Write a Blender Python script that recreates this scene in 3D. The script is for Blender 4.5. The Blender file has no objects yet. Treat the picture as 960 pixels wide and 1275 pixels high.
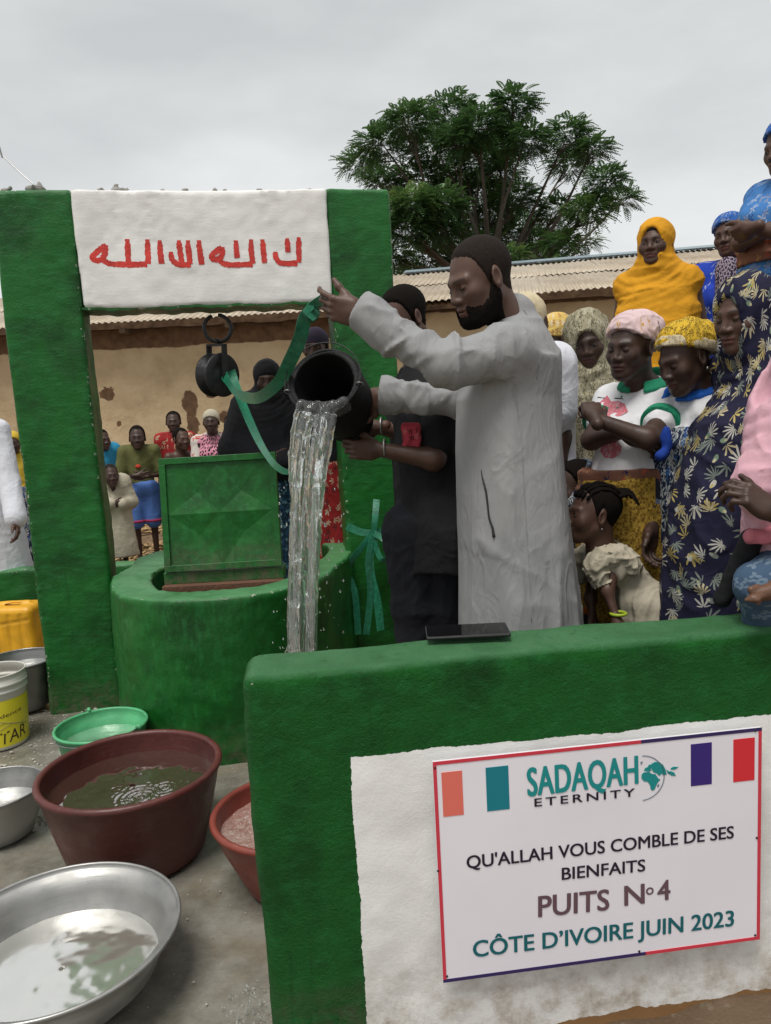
import bpy, math, random
import numpy as np
from mathutils import Matrix, Vector
random.seed(7); rng = np.random.default_rng(11)
C = bpy.context.scene.collection
PI = math.pi
R = math.radians

# ------------------------------------------------------------------ camera
CAM_H = 1.6; F = 960.; CX = 480.; CY = 637.5          # photograph pixels
_up = np.array([-400, 7363, 960.]); _up /= np.linalg.norm(_up)
_fw = np.array([0, 0, -1.]); _wy = _fw - _up * _fw.dot(_up); _wy /= np.linalg.norm(_wy)
_wx = np.cross(_wy, _up)
CM = np.array([_wx, _wy, _up])
cam_d = bpy.data.cameras.new('camera'); cam = bpy.data.objects.new('camera', cam_d); C.objects.link(cam)
cam_d.sensor_fit = 'VERTICAL'; cam_d.sensor_height = 24; cam_d.lens = 24 * F / 1275.
cam_d.clip_start = .05; cam_d.clip_end = 2000
mw = Matrix([list(CM[i]) + [0] for i in range(3)] + [[0, 0, 0, 1]]); mw.translation = Vector((0, 0, CAM_H))
cam.matrix_world = mw
bpy.context.scene.camera = cam

def ray(x, y): return CM @ np.array([(x - CX) / F, -(y - CY) / F, -1.])
def D(x, y, d): return ray(x, y) * d + np.array([0, 0, CAM_H])       # a real point d metres deep
def atz(x, y, z):
    r = ray(x, y); return r * ((z - CAM_H) / r[2]) + np.array([0, 0, CAM_H])
class Plane:                                                       # an upright wall plane
    def __init__(s, o, e):
        s.o = np.array(o, float); s.e = np.array(e, float); s.e /= np.linalg.norm(s.e)
        s.n = np.array([-s.e[1], s.e[0]])
    def uv(s, x, y):
        r = ray(x, y); t = s.n.dot(s.o) / s.n.dot(r[:2]); P = r * t
        return (P[:2] - s.o).dot(s.e), P[2] + CAM_H
    def pt(s, u, v, off=0.):                                       # off > 0: towards the camera
        p = s.o + s.e * u - s.n * off; return np.array([p[0], p[1], v])
FRAME = Plane((-1.6, 4.255), (.984, .177))
FWALL = Plane((-.358, 1.739), (.994, .111))

# ------------------------------------------------------------------ world, sun, exposure
sc = bpy.context.scene
w = bpy.data.worlds.new('World'); sc.world = w; w.use_nodes = True
nt = w.node_tree; nt.nodes.clear()
def N(t, ty, **k):
    n = t.nodes.new(ty)
    for a, b in k.items():
        if a in n.inputs: n.inputs[a].default_value = b
        else: setattr(n, a, b)
    return n
SUN_EL, SUN_AZ = 68., 205.      # high sun veiled by cloud, behind and left of the camera
out = N(nt, 'ShaderNodeOutputWorld'); bg = N(nt, 'ShaderNodeBackground'); bg.inputs['Strength'].default_value = .1
sky = N(nt, 'ShaderNodeTexSky', sky_type='NISHITA', sun_disc=False, sun_elevation=R(SUN_EL), sun_rotation=R(SUN_AZ))
tc = N(nt, 'ShaderNodeTexCoord'); mp = N(nt, 'ShaderNodeMapping'); mp.inputs['Scale'].default_value = (1.2, 1.2, 3.2)
nz = N(nt, 'ShaderNodeTexNoise'); nz.inputs['Scale'].default_value = 1.6; nz.inputs['Detail'].default_value = 5; nz.inputs['Roughness'].default_value = .5
rp = N(nt, 'ShaderNodeValToRGB'); cr = rp.color_ramp
cr.elements[0].position = .38; cr.elements[0].color = (5.5, 5.68, 5.7, 1)
cr.elements[1].position = .64; cr.elements[1].color = (7.5, 7.6, 7.5, 1)
mx = N(nt, 'ShaderNodeMixRGB'); mx.inputs['Fac'].default_value = .93
sep = N(nt, 'ShaderNodeSeparateXYZ'); el = N(nt, 'ShaderNodeMapRange'); el.inputs['From Min'].default_value = 0; el.inputs['From Max'].default_value = .6
el.inputs['To Min'].default_value = 1.12; el.inputs['To Max'].default_value = .9
mul = N(nt, 'ShaderNodeMixRGB', blend_type='MULTIPLY'); mul.inputs['Fac'].default_value = 1
L = nt.links.new
L(tc.outputs['Generated'], mp.inputs['Vector']); L(mp.outputs['Vector'], nz.inputs['Vector']); L(nz.outputs['Fac'], rp.inputs['Fac'])
L(tc.outputs['Generated'], sep.inputs[0]); L(sep.outputs['Z'], el.inputs['Value'])
L(rp.outputs['Color'], mul.inputs[1]); L(el.outputs[0], mul.inputs[2])
L(sky.outputs['Color'], mx.inputs[1]); L(mul.outputs['Color'], mx.inputs[2]); L(mx.outputs['Color'], bg.inputs['Color']); L(bg.outputs[0], out.inputs[0])
sd = bpy.data.lights.new('sun', 'SUN'); sd.energy = 2.4; sd.angle = R(24); sd.color = (1, .965, .91)
so = bpy.data.objects.new('sun', sd); C.objects.link(so)
az = R(SUN_AZ); dv = Vector((math.sin(az) * math.cos(R(SUN_EL)), math.cos(az) * math.cos(R(SUN_EL)), math.sin(R(SUN_EL))))
so.rotation_euler = dv.to_track_quat('Z', 'Y').to_euler()
sc.view_settings.view_transform = 'Standard'; sc.view_settings.look = 'None'; sc.view_settings.exposure = .2; sc.view_settings.gamma = 1
sc.render.engine = 'CYCLES'

# ------------------------------------------------------------------ objects
def tag(o, label=None, cat=None, group=None, kind=None):
    if label: o['label'] = label
    if cat: o['category'] = cat
    if group: o['group'] = group
    if kind: o['kind'] = kind
    return o
def empty(name, loc, label=None, cat=None, group=None, rz=0):
    o = bpy.data.objects.new(name, None); C.objects.link(o); o.location = [float(a) for a in loc]; o.rotation_euler = (0, 0, rz)
    o.empty_display_size = .1
    return tag(o, label, cat, group)
def rootloc(p):
    v = np.zeros(3)
    while p is not None:
        v += np.array(p.location); p = p.parent
    return v
def npmesh(name, V, Q, mat, parent=None, smooth=True, attr=None, world=True):
    """V (n,3), Q list/array of polygons with equal corner count (or list of arrays)"""
    me = bpy.data.meshes.new(name)
    V = np.asarray(V, float)
    if parent is not None and world: V = V - rootloc(parent)
    Qs = Q if isinstance(Q, list) and len(Q) and isinstance(Q[0], np.ndarray) and Q[0].ndim == 2 else [np.asarray(Q)]
    me.vertices.add(len(V)); me.vertices.foreach_set('co', V.astype(np.float32).ravel())
    nl = sum(q.size for q in Qs); npoly = sum(len(q) for q in Qs)
    me.loops.add(nl); me.polygons.add(npoly)
    me.loops.foreach_set('vertex_index', np.concatenate([q.ravel() for q in Qs]).astype(np.int32))
    tot = np.concatenate([np.full(len(q), q.shape[1]) for q in Qs]); st = np.concatenate([[0], np.cumsum(tot)[:-1]])
    me.polygons.foreach_set('loop_start', st.astype(np.int32)); 
    try: me.polygons.foreach_set('loop_total', tot.astype(np.int32))
    except Exception: pass
    me.polygons.foreach_set('use_smooth', np.full(npoly, smooth))
    me.update(calc_edges=True)
    if attr is not None:
        for k, a in attr.items():
            at = me.attributes.new(k, 'FLOAT', 'POINT'); at.data.foreach_set('value', np.asarray(a, np.float32))
    if mat is not None: me.materials.append(mat)
    o = bpy.data.objects.new(name, me); C.objects.link(o)
    if parent is not None: o.parent = parent
    return o
class MB:
    """collects small shapes of one part, builds ONE mesh"""
    def __init__(s): s.v = []; s.q = []; s.n = 0
    def add(s, V, Q):
        V = np.asarray(V, float); s.v.append(V); s.q.append([[i + s.n for i in f] for f in Q]); s.n += len(V); return s
    def box(s, c, h, M=None):
        c = np.array(c, float); k = np.array([[x, y, z] for x in (-1, 1) for y in (-1, 1) for z in (-1, 1)], float) * np.array(h)
        if M is not None: k = k @ np.array(M).T
        return s.add(k + c, [(0, 1, 3, 2), (4, 6, 7, 5), (0, 4, 5, 1), (2, 3, 7, 6), (0, 2, 6, 4), (1, 5, 7, 3)])
    def tube(s, pts, r, n=8, cap=True):
        pts = [np.array(p, float) for p in pts]; m = len(pts)
        rs = r if hasattr(r, '__len__') else [r] * m
        V = []; up = None
        for i, p in enumerate(pts):
            t = pts[min(i + 1, m - 1)] - pts[max(i - 1, 0)]; t /= np.linalg.norm(t) + 1e-9
            if up is None: up = np.array([0, 0, 1.]) if abs(t[2]) < .9 else np.array([1., 0, 0])
            a = np.cross(t, up); a /= np.linalg.norm(a) + 1e-9; b = np.cross(a, t); up = b
            for k in range(n):
                th = 2 * PI * k / n; V.append(p + rs[i] * (a * math.cos(th) + b * math.sin(th)))
        Q = [(i * n + k, i * n + (k + 1) % n, (i + 1) * n + (k + 1) % n, (i + 1) * n + k) for i in range(m - 1) for k in range(n)]
        if cap: Q += [tuple(range(n))[::-1], tuple((m - 1) * n + k for k in range(n))]
        return s.add(V, Q)
    def ribbon(s, pts, wv, th=.002):
        """flat band along pts; wv: half-width vectors"""
        V = []; m = len(pts)
        for i in range(m):
            p = np.array(pts[i], float); a = np.array(wv[i], float)
            t = np.array(pts[min(i + 1, m - 1)], float) - np.array(pts[max(i - 1, 0)], float)
            nn = np.cross(t, a); nn /= np.linalg.norm(nn) + 1e-9; nn *= th
            V += [p - a - nn, p + a - nn, p + a + nn, p - a + nn]
        Q = [(i * 4 + k, i * 4 + (k + 1) % 4, i * 4 + 4 + (k + 1) % 4, i * 4 + 4 + k) for i in range(m - 1) for k in range(4)]
        Q += [(3, 2, 1, 0), tuple((m - 1) * 4 + k for k in range(4))]
        return s.add(V, Q)
    def lathe(s, prof, c, n=48, M=None, close=False):
        prof = list(prof); V = []
        for (r, z) in prof:
            for k in range(n):
                th = 2 * PI * k / n; V.append((r * math.cos(th), r * math.sin(th), z))
        V = np.array(V)
        if M is not None: V = V @ np.array(M).T
        m = len(prof)
        Q = [(i * n + k, i * n + (k + 1) % n, (i + 1) * n + (k + 1) % n, (i + 1) * n + k) for i in range(m - 1) for k in range(n)]
        return s.add(V + np.array(c), Q)
    def prism(s, poly, fn, d0, d1):
        """poly of (u,v); fn(u,v,off) -> point"""
        n = len(poly); V = [fn(u, v, d0) for u, v in poly] + [fn(u, v, d1) for u, v in poly]
        Q = [tuple(range(n))[::-1], tuple(range(n, 2 * n))] + [(k, (k + 1) % n, n + (k + 1) % n, n + k) for k in range(n)]
        return s.add(V, Q)
    def build(s, name, mat, parent=None, smooth=False, bevel=0, world=True):
        V = np.concatenate(s.v)
        if parent is not None and world: V = V - rootloc(parent)
        me = bpy.data.meshes.new(name); me.from_pydata([tuple(map(float, a)) for a in V], [], [f for q in s.q for f in q])
        if smooth:
            for p in me.polygons: p.use_smooth = True
        if mat is not None: me.materials.append(mat)
        o = bpy.data.objects.new(name, me); C.objects.link(o)
        if parent is not None: o.parent = parent
        if bevel:
            b = o.modifiers.new('bevel', 'BEVEL'); b.width = bevel; b.segments = 2; b.limit_method = 'ANGLE'
        return o
def spline(pts, n=8):
    pts = [np.array(p, float) for p in pts]; P = [2 * pts[0] - pts[1]] + pts + [2 * pts[-1] - pts[-2]]; o = []
    for i in range(1, len(P) - 2):
        for k in range(n):
            t = k / n; a, b, c, d = P[i - 1:i + 3]
            o.append(.5 * (2 * b + (c - a) * t + (2 * a - 5 * b + 4 * c - d) * t * t + (3 * b - a - 3 * c + d) * t ** 3))
    return o + [pts[-1]]

# ------------------------------------------------------------------ numpy noise and implicit surfaces
_T = np.random.default_rng(3).random(65536).astype(np.float32) * 2 - 1
def vnoise(P, seed=0):
    Pf = np.floor(P); f = P - Pf; I = Pf.astype(np.int64) + seed * 131; f = f * f * (3 - 2 * f)
    def h(dx, dy, dz): return _T[((I[:, 0] + dx) * 73856093 ^ (I[:, 1] + dy) * 19349663 ^ (I[:, 2] + dz) * 83492791) & 65535]
    x, y, z = f[:, 0], f[:, 1], f[:, 2]
    a = h(0, 0, 0) * (1 - x) + h(1, 0, 0) * x; b = h(0, 1, 0) * (1 - x) + h(1, 1, 0) * x
    c = h(0, 0, 1) * (1 - x) + h(1, 0, 1) * x; d = h(0, 1, 1) * (1 - x) + h(1, 1, 1) * x
    return (a * (1 - y) + b * y) * (1 - z) + (c * (1 - y) + d * y) * z
def nrm(v): v = np.array(v, float); return v / (np.linalg.norm(v) + 1e-12)
class S:
    def __init__(s): s.o = []
    def _p(s, f, lo, hi, k, op): s.o.append((f, np.array(lo, float), np.array(hi, float), k, op)); return s
    def cap(s, a, b, ra, rb=None, k=.02, op='u'):
        a = np.array(a, float); b = np.array(b, float); rb = ra if rb is None else rb; m = max(ra, rb)
        ab = b - a; L2 = ab.dot(ab) + 1e-12
        def f(x, y, z):
            px, py, pz = x - a[0], y - a[1], z - a[2]
            t = np.clip((px * ab[0] + py * ab[1] + pz * ab[2]) / L2, 0, 1)
            return np.sqrt((px - t * ab[0]) ** 2 + (py - t * ab[1]) ** 2 + (pz - t * ab[2]) ** 2) - (ra + (rb - ra) * t)
        return s._p(f, np.minimum(a, b) - m, np.maximum(a, b) + m, k, op)
    def ell(s, c, r, M=None, k=.02, op='u'):
        c = np.array(c, float); r = np.array(r, float)
        Mi = None if M is None else np.array(M).T
        def f(x, y, z):
            px, py, pz = x - c[0], y - c[1], z - c[2]
            if Mi is not None:
                px, py, pz = (Mi[i, 0] * px + Mi[i, 1] * py + Mi[i, 2] * pz for i in range(3))
            k0 = np.sqrt((px / r[0]) ** 2 + (py / r[1]) ** 2 + (pz / r[2]) ** 2)
            k1 = np.sqrt((px / r[0] ** 2) ** 2 + (py / r[1] ** 2) ** 2 + (pz / r[2] ** 2) ** 2) + 1e-9
            return k0 * (k0 - 1) / k1
        e = r if M is None else np.abs(np.array(M)) @ r
        return s._p(f, c - e, c + e, k, op)
    def box(s, c, h, M=None, rad=.01, k=.01, op='u'):
        c = np.array(c, float); h = np.array(h, float)
        Mi = None if M is None else np.array(M).T
        def f(x, y, z):
            px, py, pz = x - c[0], y - c[1], z - c[2]
            if Mi is not None:
                px, py, pz = (Mi[i, 0] * px + Mi[i, 1] * py + Mi[i, 2] * pz for i in range(3))
            qx, qy, qz = np.abs(px) - h[0] + rad, np.abs(py) - h[1] + rad, np.abs(pz) - h[2] + rad
            return np.sqrt(np.maximum(qx, 0) ** 2 + np.maximum(qy, 0) ** 2 + np.maximum(qz, 0) ** 2) + np.minimum(np.maximum(qx, np.maximum(qy, qz)), 0) - rad
        e = h if M is None else np.abs(np.array(M)) @ h
        return s._p(f, c - e, c + e, k, op)
    def loft(s, sec, ang=0, k=.02, op='u'):
        """sections (z,cx,cy,rx,ry); cross-section axes turned by ang; rx across, ry along facing"""
        sec = sorted(sec); zz = np.array([q[0] for q in sec]); A = np.array(sec, float)
        ca, sa = math.cos(ang), math.sin(ang)       # facing direction
        def f(x, y, z):
            g = lambda i: np.interp(z, zz, A[:, i])
            px, py = x - g(1), y - g(2)
            u = -sa * px + ca * py; v = ca * px + sa * py      # u across, v along facing
            rx, ry = g(3), g(4)
            d = (np.sqrt((u / rx) ** 2 + (v / ry) ** 2) - 1) * np.minimum(rx, ry) * 1.05
            return np.maximum(d, np.maximum(zz[0] - z, z - zz[-1]))
        m = A[:, 3:5].max(1)
        return s._p(f, (min(A[:, 1] - m), min(A[:, 2] - m), zz[0]), (max(A[:, 1] + m), max(A[:, 2] + m), zz[-1]), k, op)
    def mesh(s, vox, disp=None, pad=.03, lo=None, hi=None, cut=None):
        us = [o for o in s.o if o[4] == 'u']
        lo = np.min([o[1] for o in us], 0) - pad if lo is None else np.array(lo, float)
        hi = np.max([o[2] for o in us], 0) + pad if hi is None else np.array(hi, float)
        n = np.ceil((hi - lo) / vox).astype(int) + 1
        ax = [lo[i] + vox * np.arange(n[i]) for i in range(3)]
        d = np.full(n, .5, np.float32)
        for f, l, h, k, op in s.o:
            mg = k + 3 * vox + (0.03 if op == 'u' else 0)
            i0 = np.clip(np.floor((l - mg - lo) / vox).astype(int), 0, n); i1 = np.clip(np.ceil((h + mg - lo) / vox).astype(int) + 1, 0, n)
            if (i1 <= i0).any(): continue
            sl = tuple(slice(a, b) for a, b in zip(i0, i1))
            x = ax[0][sl[0]][:, None, None]; y = ax[1][sl[1]][None, :, None]; z = ax[2][sl[2]][None, None, :]
            q = np.broadcast_to(f(x, y, z), tuple(b - a for a, b in zip(i0, i1))); a = d[sl]; kk = max(k, 1e-5)
            if op == 'u':
                hh = np.maximum(kk - np.abs(a - q), 0) / kk; d[sl] = np.minimum(a, q) - hh * hh * kk / 4
            else:
                q = -q; hh = np.maximum(kk - np.abs(a - q), 0) / kk; d[sl] = np.maximum(a, q) + hh * hh * kk / 4
        if cut is not None:
            x = ax[0][:, None, None]; y = ax[1][None, :, None]; z = ax[2][None, None, :]
            d = np.maximum(d, np.broadcast_to(cut(x, y, z), d.shape))
        if disp is not None:
            idx = np.nonzero(np.abs(d) < .035); P = np.stack([ax[i][idx[i]] for i in range(3)], 1)
            d[idx] += disp(P)
        d[0] = d[-1] = .1; d[:, 0] = d[:, -1] = .1; d[:, :, 0] = d[:, :, -1] = .1
        return nets(d, lo, vox)
def nets(d, lo, vox):
    ins = d < 0; c = np.zeros(tuple(a - 1 for a in d.shape), np.int8)
    for i in (0, 1):
        for j in (0, 1):
            for k in (0, 1): c += ins[i:c.shape[0] + i, j:c.shape[1] + j, k:c.shape[2] + k]
    I = np.nonzero((c > 0) & (c < 8)); m = len(I[0])
    if m == 0: return np.zeros((0, 3)), np.zeros((0, 4), int)
    im = np.full(c.shape, -1, np.int64); im[I] = np.arange(m)
    cv = {(i, j, k): d[I[0] + i, I[1] + j, I[2] + k].astype(np.float64) for i in (0, 1) for j in (0, 1) for k in (0, 1)}
    acc = np.zeros((m, 3)); cnt = np.zeros(m)
    for ka in cv:
        for ax in range(3):
            if ka[ax] == 0:
                kb = tuple(v + (1 if q == ax else 0) for q, v in enumerate(ka)); a, b = cv[ka], cv[kb]
                mk = (a < 0) != (b < 0); t = np.where(mk, a / (a - b + 1e-12), 0)
                p = np.zeros((m, 3)) + np.array(ka); p[:, ax] += t
                acc += p * mk[:, None]; cnt += mk
    V = (acc / cnt[:, None] + np.stack(I, 1)) * vox + lo
    Q = []
    for ax in range(3):
        s0 = [slice(None)] * 3; s1 = [slice(None)] * 3; s0[ax] = slice(0, -1); s1[ax] = slice(1, None)
        a = ins[tuple(s0)]; b = ins[tuple(s1)]; J = np.nonzero(a != b); J = np.stack(J, 1)
        o1, o2 = [q for q in range(3) if q != ax]
        ok = (J[:, o1] > 0) & (J[:, o2] > 0) & (J[:, o1] < d.shape[o1] - 1) & (J[:, o2] < d.shape[o2] - 1); J = J[ok]
        fl = a[tuple(J.T)]
        def g(p, q):
            K = J.copy(); K[:, o1] -= p; K[:, o2] -= q; return im[tuple(K.T)]
        q = np.stack([g(1, 1), g(0, 1), g(0, 0), g(1, 0)], 1)
        if ax == 1: fl = ~fl
        q[~fl] = q[~fl][:, ::-1]; Q.append(q)
    Q = np.concatenate(Q); return V, Q[(Q >= 0).all(1)]

# ------------------------------------------------------------------ materials
def newmat(name):
    m = bpy.data.materials.new(name); m.use_nodes = True; t = m.node_tree; return m, t, t.nodes['Principled BSDF']
def noise(t, vec, scale, detail=4, rough=.55, dist=0):
    n = N(t, 'ShaderNodeTexNoise'); n.inputs['Scale'].default_value = scale; n.inputs['Detail'].default_value = detail
    n.inputs['Roughness'].default_value = rough; n.inputs['Distortion'].default_value = dist
    if vec is not None: t.links.new(vec, n.inputs['Vector'])
    return n.outputs['Fac']
def coords(t, scale=(1, 1, 1)):
    c = N(t, 'ShaderNodeTexCoord'); m = N(t, 'ShaderNodeMapping'); m.inputs['Scale'].default_value = scale
    t.links.new(c.outputs['Object'], m.inputs['Vector']); return m.outputs['Vector']
def ramp(t, fac, stops, interp='LINEAR'):
    r = N(t, 'ShaderNodeValToRGB'); e = r.color_ramp; e.interpolation = interp
    while len(e.elements) < len(stops): e.elements.new(.5)
    for x, (p, c) in zip(e.elements, stops): x.position = p; x.color = tuple(c) + (1,) if len(c) == 3 else c
    t.links.new(fac, r.inputs['Fac']); return r.outputs['Color']
def math_(t, op, a, b=None, c=None, clamp=False):
    n = N(t, 'ShaderNodeMath', operation=op); n.use_clamp = clamp
    for i, v in enumerate((a, b, c)):
        if v is None: continue
        if isinstance(v, (int, float)): n.inputs[i].default_value = v
        else: t.links.new(v, n.inputs[i])
    return n.outputs[0]
def mix(t, fac, a, b, mode='MIX'):
    n = N(t, 'ShaderNodeMixRGB', blend_type=mode)
    for i, v in enumerate((fac, a, b)):
        if isinstance(v, (int, float)): n.inputs[i].default_value = v
        elif isinstance(v, tuple): n.inputs[i].default_value = v + (1,)
        else: t.links.new(v, n.inputs[i])
    return n.outputs[0]
def bump(t, h, strength, dist, bsdf, prev=None):
    b = N(t, 'ShaderNodeBump'); b.inputs['Strength'].default_value = strength; b.inputs['Distance'].default_value = dist
    t.links.new(h, b.inputs['Height'])
    if prev is not None: t.links.new(prev, b.inputs['Normal'])
    if bsdf is not None: t.links.new(b.outputs[0], bsdf.inputs['Normal'])
    return b.outputs[0]
def sep3(t, v):
    s = N(t, 'ShaderNodeSeparateXYZ'); t.links.new(v, s.inputs[0]); return s.outputs
def flat(name, col, rough=.6, metal=0, spec=.5, var=.15, bumps=.0, bscale=60, coat=0):
    m, t, b = newmat(name); v = coords(t)
    n = noise(t, v, 9, 5)
    c = ramp(t, n, [(.3, tuple(x * (1 - var) for x in col)), (.7, tuple(min(1, x * (1 + var)) for x in col))])
    t.links.new(c, b.inputs['Base Color']); b.inputs['Roughness'].default_value = rough; b.inputs['Metallic'].default_value = metal
    b.inputs['Specular IOR Level'].default_value = spec
    if coat: b.inputs['Coat Weight'].default_value = coat
    if bumps: bump(t, noise(t, v, bscale, 4), bumps, .01, b)
    return m
def pigment(name, col, rough=.6):       # printed colour
    m, t, b = newmat(name); b.inputs['Base Color'].default_value = tuple(col) + (1,); b.inputs['Roughness'].default_value = rough
    b.inputs['Specular IOR Level'].default_value = .3
    return m
GREEN = (.008, .112, .014); GREEN_D = (.0035, .042, .006); GREEN_L = (.022, .2, .05)
WHITE = (.74, .735, .71)
def paint_nodes(t, b, v, stroke=(1, 1, 7), rough=.42, gcols=(GREEN_D, GREEN, GREEN_L), bs=.5, chips=True):
    n1 = noise(t, v, 3.2, 6, .6); base = ramp(t, n1, [(.3, gcols[0]), (.55, gcols[1]), (.8, gcols[1])])
    m = N(t, 'ShaderNodeMapping'); m.inputs['Scale'].default_value = stroke; t.links.new(v, m.inputs['Vector'])
    st = noise(t, m.outputs[0], 9, 6, .65, .4)
    base = mix(t, math_(t, 'MULTIPLY', ramp(t, st, [(.48, (0, 0, 0)), (.8, (1, 1, 1))]), .6), base, gcols[2])
    n2 = noise(t, v, 130, 3, .6)
    base = mix(t, ramp(t, n2, [(.75, (0, 0, 0)), (.79, (1, 1, 1))]), base, tuple(.5 * a + .16 for a in gcols[2]))
    base = mix(t, math_(t, 'MULTIPLY', ramp(t, noise(t, v, 1.7, 5, .65, .3), [(.5, (0, 0, 0)), (.72, (1, 1, 1))]), .6), base, (gcols[0][0] * .8, gcols[0][1] * .72, gcols[0][2] * .8))
    gm = N(t, 'ShaderNodeNewGeometry'); gzz = sep3(t, gm.outputs['Normal'])[2]          # top light and sky sheen painted as paler green on upward faces
    top_sheen = math_(t, 'MULTIPLY', math_(t, 'SUBTRACT', gzz, .55), 2.6, clamp=True)
    base = mix(t, math_(t, 'MULTIPLY', top_sheen, ramp(t, noise(t, v, 7, 6, .65), [(.25, (.35, .35, .35)), (.6, (.95, .95, .95))])), base, (.085, .24, .105))
    sz_ = sep3(t, v)[2]; lowz = math_(t, 'SUBTRACT', 1., math_(t, 'MULTIPLY', sz_, 4.5), clamp=True)
    base = mix(t, math_(t, 'MULTIPLY', math_(t, 'MULTIPLY', lowz, ramp(t, noise(t, v, 16, 6, .75), [(.38, (0, 0, 0)), (.62, (1, 1, 1))])), .75), base, (.13, .105, .075))
    mdr = N(t, 'ShaderNodeMapping'); mdr.inputs['Scale'].default_value = (1, 1, .08); t.links.new(v, mdr.inputs['Vector'])      # runs of thin paint
    base = mix(t, math_(t, 'MULTIPLY', ramp(t, noise(t, mdr.outputs[0], 28, 3, .6), [(.62, (0, 0, 0)), (.72, (1, 1, 1))]), .35), base, gcols[0])
    chip = math_(t, 'MULTIPLY', math_(t, 'GREATER_THAN', gm.outputs['Pointiness'], .535), math_(t, 'GREATER_THAN', noise(t, v, 38, 5, .7), .6 if chips else 2.))
    base = mix(t, math_(t, 'MULTIPLY', chip, .75), base, (.42, .42, .36))
    return base, st
def green_paint(name, stroke=(1, 1, 3.5), grain=70, gs=.55, light=0):
    m, t, b = newmat(name); v = coords(t)
    g = (GREEN_D, GREEN, GREEN_L) if not light else ((.03, .17, .06), (.05, .26, .09), (.09, .36, .15))
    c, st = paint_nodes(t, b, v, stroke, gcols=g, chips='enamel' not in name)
    t.links.new(c, b.inputs['Base Color']); t.links.new(ramp(t, noise(t, v, 4, 4), [(.35, (.33, .33, .33)), (.65, (.55, .55, .55))]), b.inputs['Roughness']); b.inputs['Specular IOR Level'].default_value = .32
    b1 = bump(t, st, .32, .009, None); bump(t, noise(t, v, grain, 5, .7), gs, .006, b, b1)
    return m
def white_paint_color(t, v):
    n = noise(t, v, 5, 5); return ramp(t, n, [(.3, (.71, .705, .68)), (.65, (.8, .795, .775))])
M = {}
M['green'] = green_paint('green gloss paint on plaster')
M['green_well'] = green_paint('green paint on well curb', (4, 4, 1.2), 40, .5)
M['black'] = flat('black rubber', (.012, .012, .014), .45, bumps=.3)
M['iron'] = flat('dark iron', (.03, .03, .032), .45, .5, bumps=.3)
M['wire'] = flat('galvanised wire', (.3, .3, .3), .4, .9)
M['cement'] = flat('grey cement crumbs', (.3, .29, .27), .9, bumps=.8, bscale=120)
M['wood'] = flat('old wood beam', (.13, .09, .055), .8, bumps=.5)
# ================================================================== THE SETTING
# ---- ground: one sheet, apron hollow at z=0, higher ground behind and to the right
def gz(x, y):
    back = np.clip((y - 5.3) / .35, 0, 1)                                   # behind the low wall
    right = np.clip((x + .15) / .3, 0, 1) * np.clip((y - 2.15) / .15, 0, 1) # behind the front wall, right of the well
    h = .33 * np.maximum(back, right)
    front = np.clip((1.97 - y) / .1, 0, 1) * np.clip((x - .5) / .5, 0, 1)
    h = h + front * .03
    return h - .03
M['earth'], t, b = newmat('trodden brown earth'); v = coords(t)
c = ramp(t, noise(t, v, 1.4, 7, .65), [(.3, (.13, .078, .042)), (.55, (.2, .13, .075)), (.75, (.28, .2, .13))])
c = mix(t, ramp(t, noise(t, v, 30, 5), [(.6, (0, 0, 0)), (.7, (.7, .7, .7))]), c, (.33, .28, .2))
t.links.new(c, b.inputs['Base Color']); b.inputs['Roughness'].default_value = .95
bump(t, noise(t, v, 22, 8, .75), 1, .03, b)
def axis(a, b_, fine, far):
    mid = np.arange(a, b_ + 1e-6, fine); g = np.cumsum(np.geomspace(fine, far / 4, 18))
    return np.concatenate([a - g[::-1], mid, b_ + g])
gx = axis(-5, 5, .06, 1500); gy = axis(.2, 11, .06, 1500)
X, Y = np.meshgrid(gx, gy, indexing='ij'); P3 = np.stack([X.ravel() * 6, Y.ravel() * 6, 0 * X.ravel()], 1)
fine = (np.abs(X) < 5.5) & (Y < 11.5) & (Y > -.2)
ap = (X > -4.2) & (X < -.1) & (Y > .3) & (Y < 5.3)
Zg = gz(X, Y) + fine * (vnoise(P3).reshape(X.shape) * .012 + vnoise(P3 * 3.1, 4).reshape(X.shape) * .008)
nx, ny = X.shape; I = np.arange(nx * ny).reshape(nx, ny)
npmesh('ground', np.stack([X.ravel(), Y.ravel(), Zg.ravel()], 1), np.stack([I[:-1, :-1], I[1:, :-1], I[1:, 1:], I[:-1, 1:]], -1).reshape(-1, 4), M['earth'])
tag(bpy.data.objects['ground'], kind='structure')

# ---- wet concrete apron
M['apron'], t, b = newmat('wet concrete'); v = coords(t)
wet = noise(t, v, 1.7, 5, .6, .3)
gravel = N(t, 'ShaderNodeTexVoronoi'); gravel.inputs['Scale'].default_value = 38; t.links.new(v, gravel.inputs['Vector'])
c = ramp(t, noise(t, v, 5, 7, .7), [(.3, (.12, .11, .088)), (.5, (.205, .193, .16)), (.7, (.3, .29, .255))])
sx = sep3(t, v)
dist = math_(t, 'MULTIPLY', math_(t, 'SUBTRACT', sx[1], 3.2), 1.1, clamp=True)     # crumbs lie towards the pillar foot
crumb = math_(t, 'MULTIPLY', ramp(t, math_(t, 'ADD', gravel.outputs['Distance'], math_(t, 'MULTIPLY', noise(t, v, 12, 3), .5)), [(.42, (1, 1, 1)), (.5, (0, 0, 0))]), dist)
c = mix(t, crumb, c, (.42, .4, .36))
mudmask = ramp(t, noise(t, v, 2.6, 6, .7), [(.5, (0, 0, 0)), (.66, (1, 1, 1))])
c = mix(t, math_(t, 'MULTIPLY', mudmask, .45), c, (.19, .145, .085))
t.links.new(c, b.inputs['Base Color'])
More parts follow.
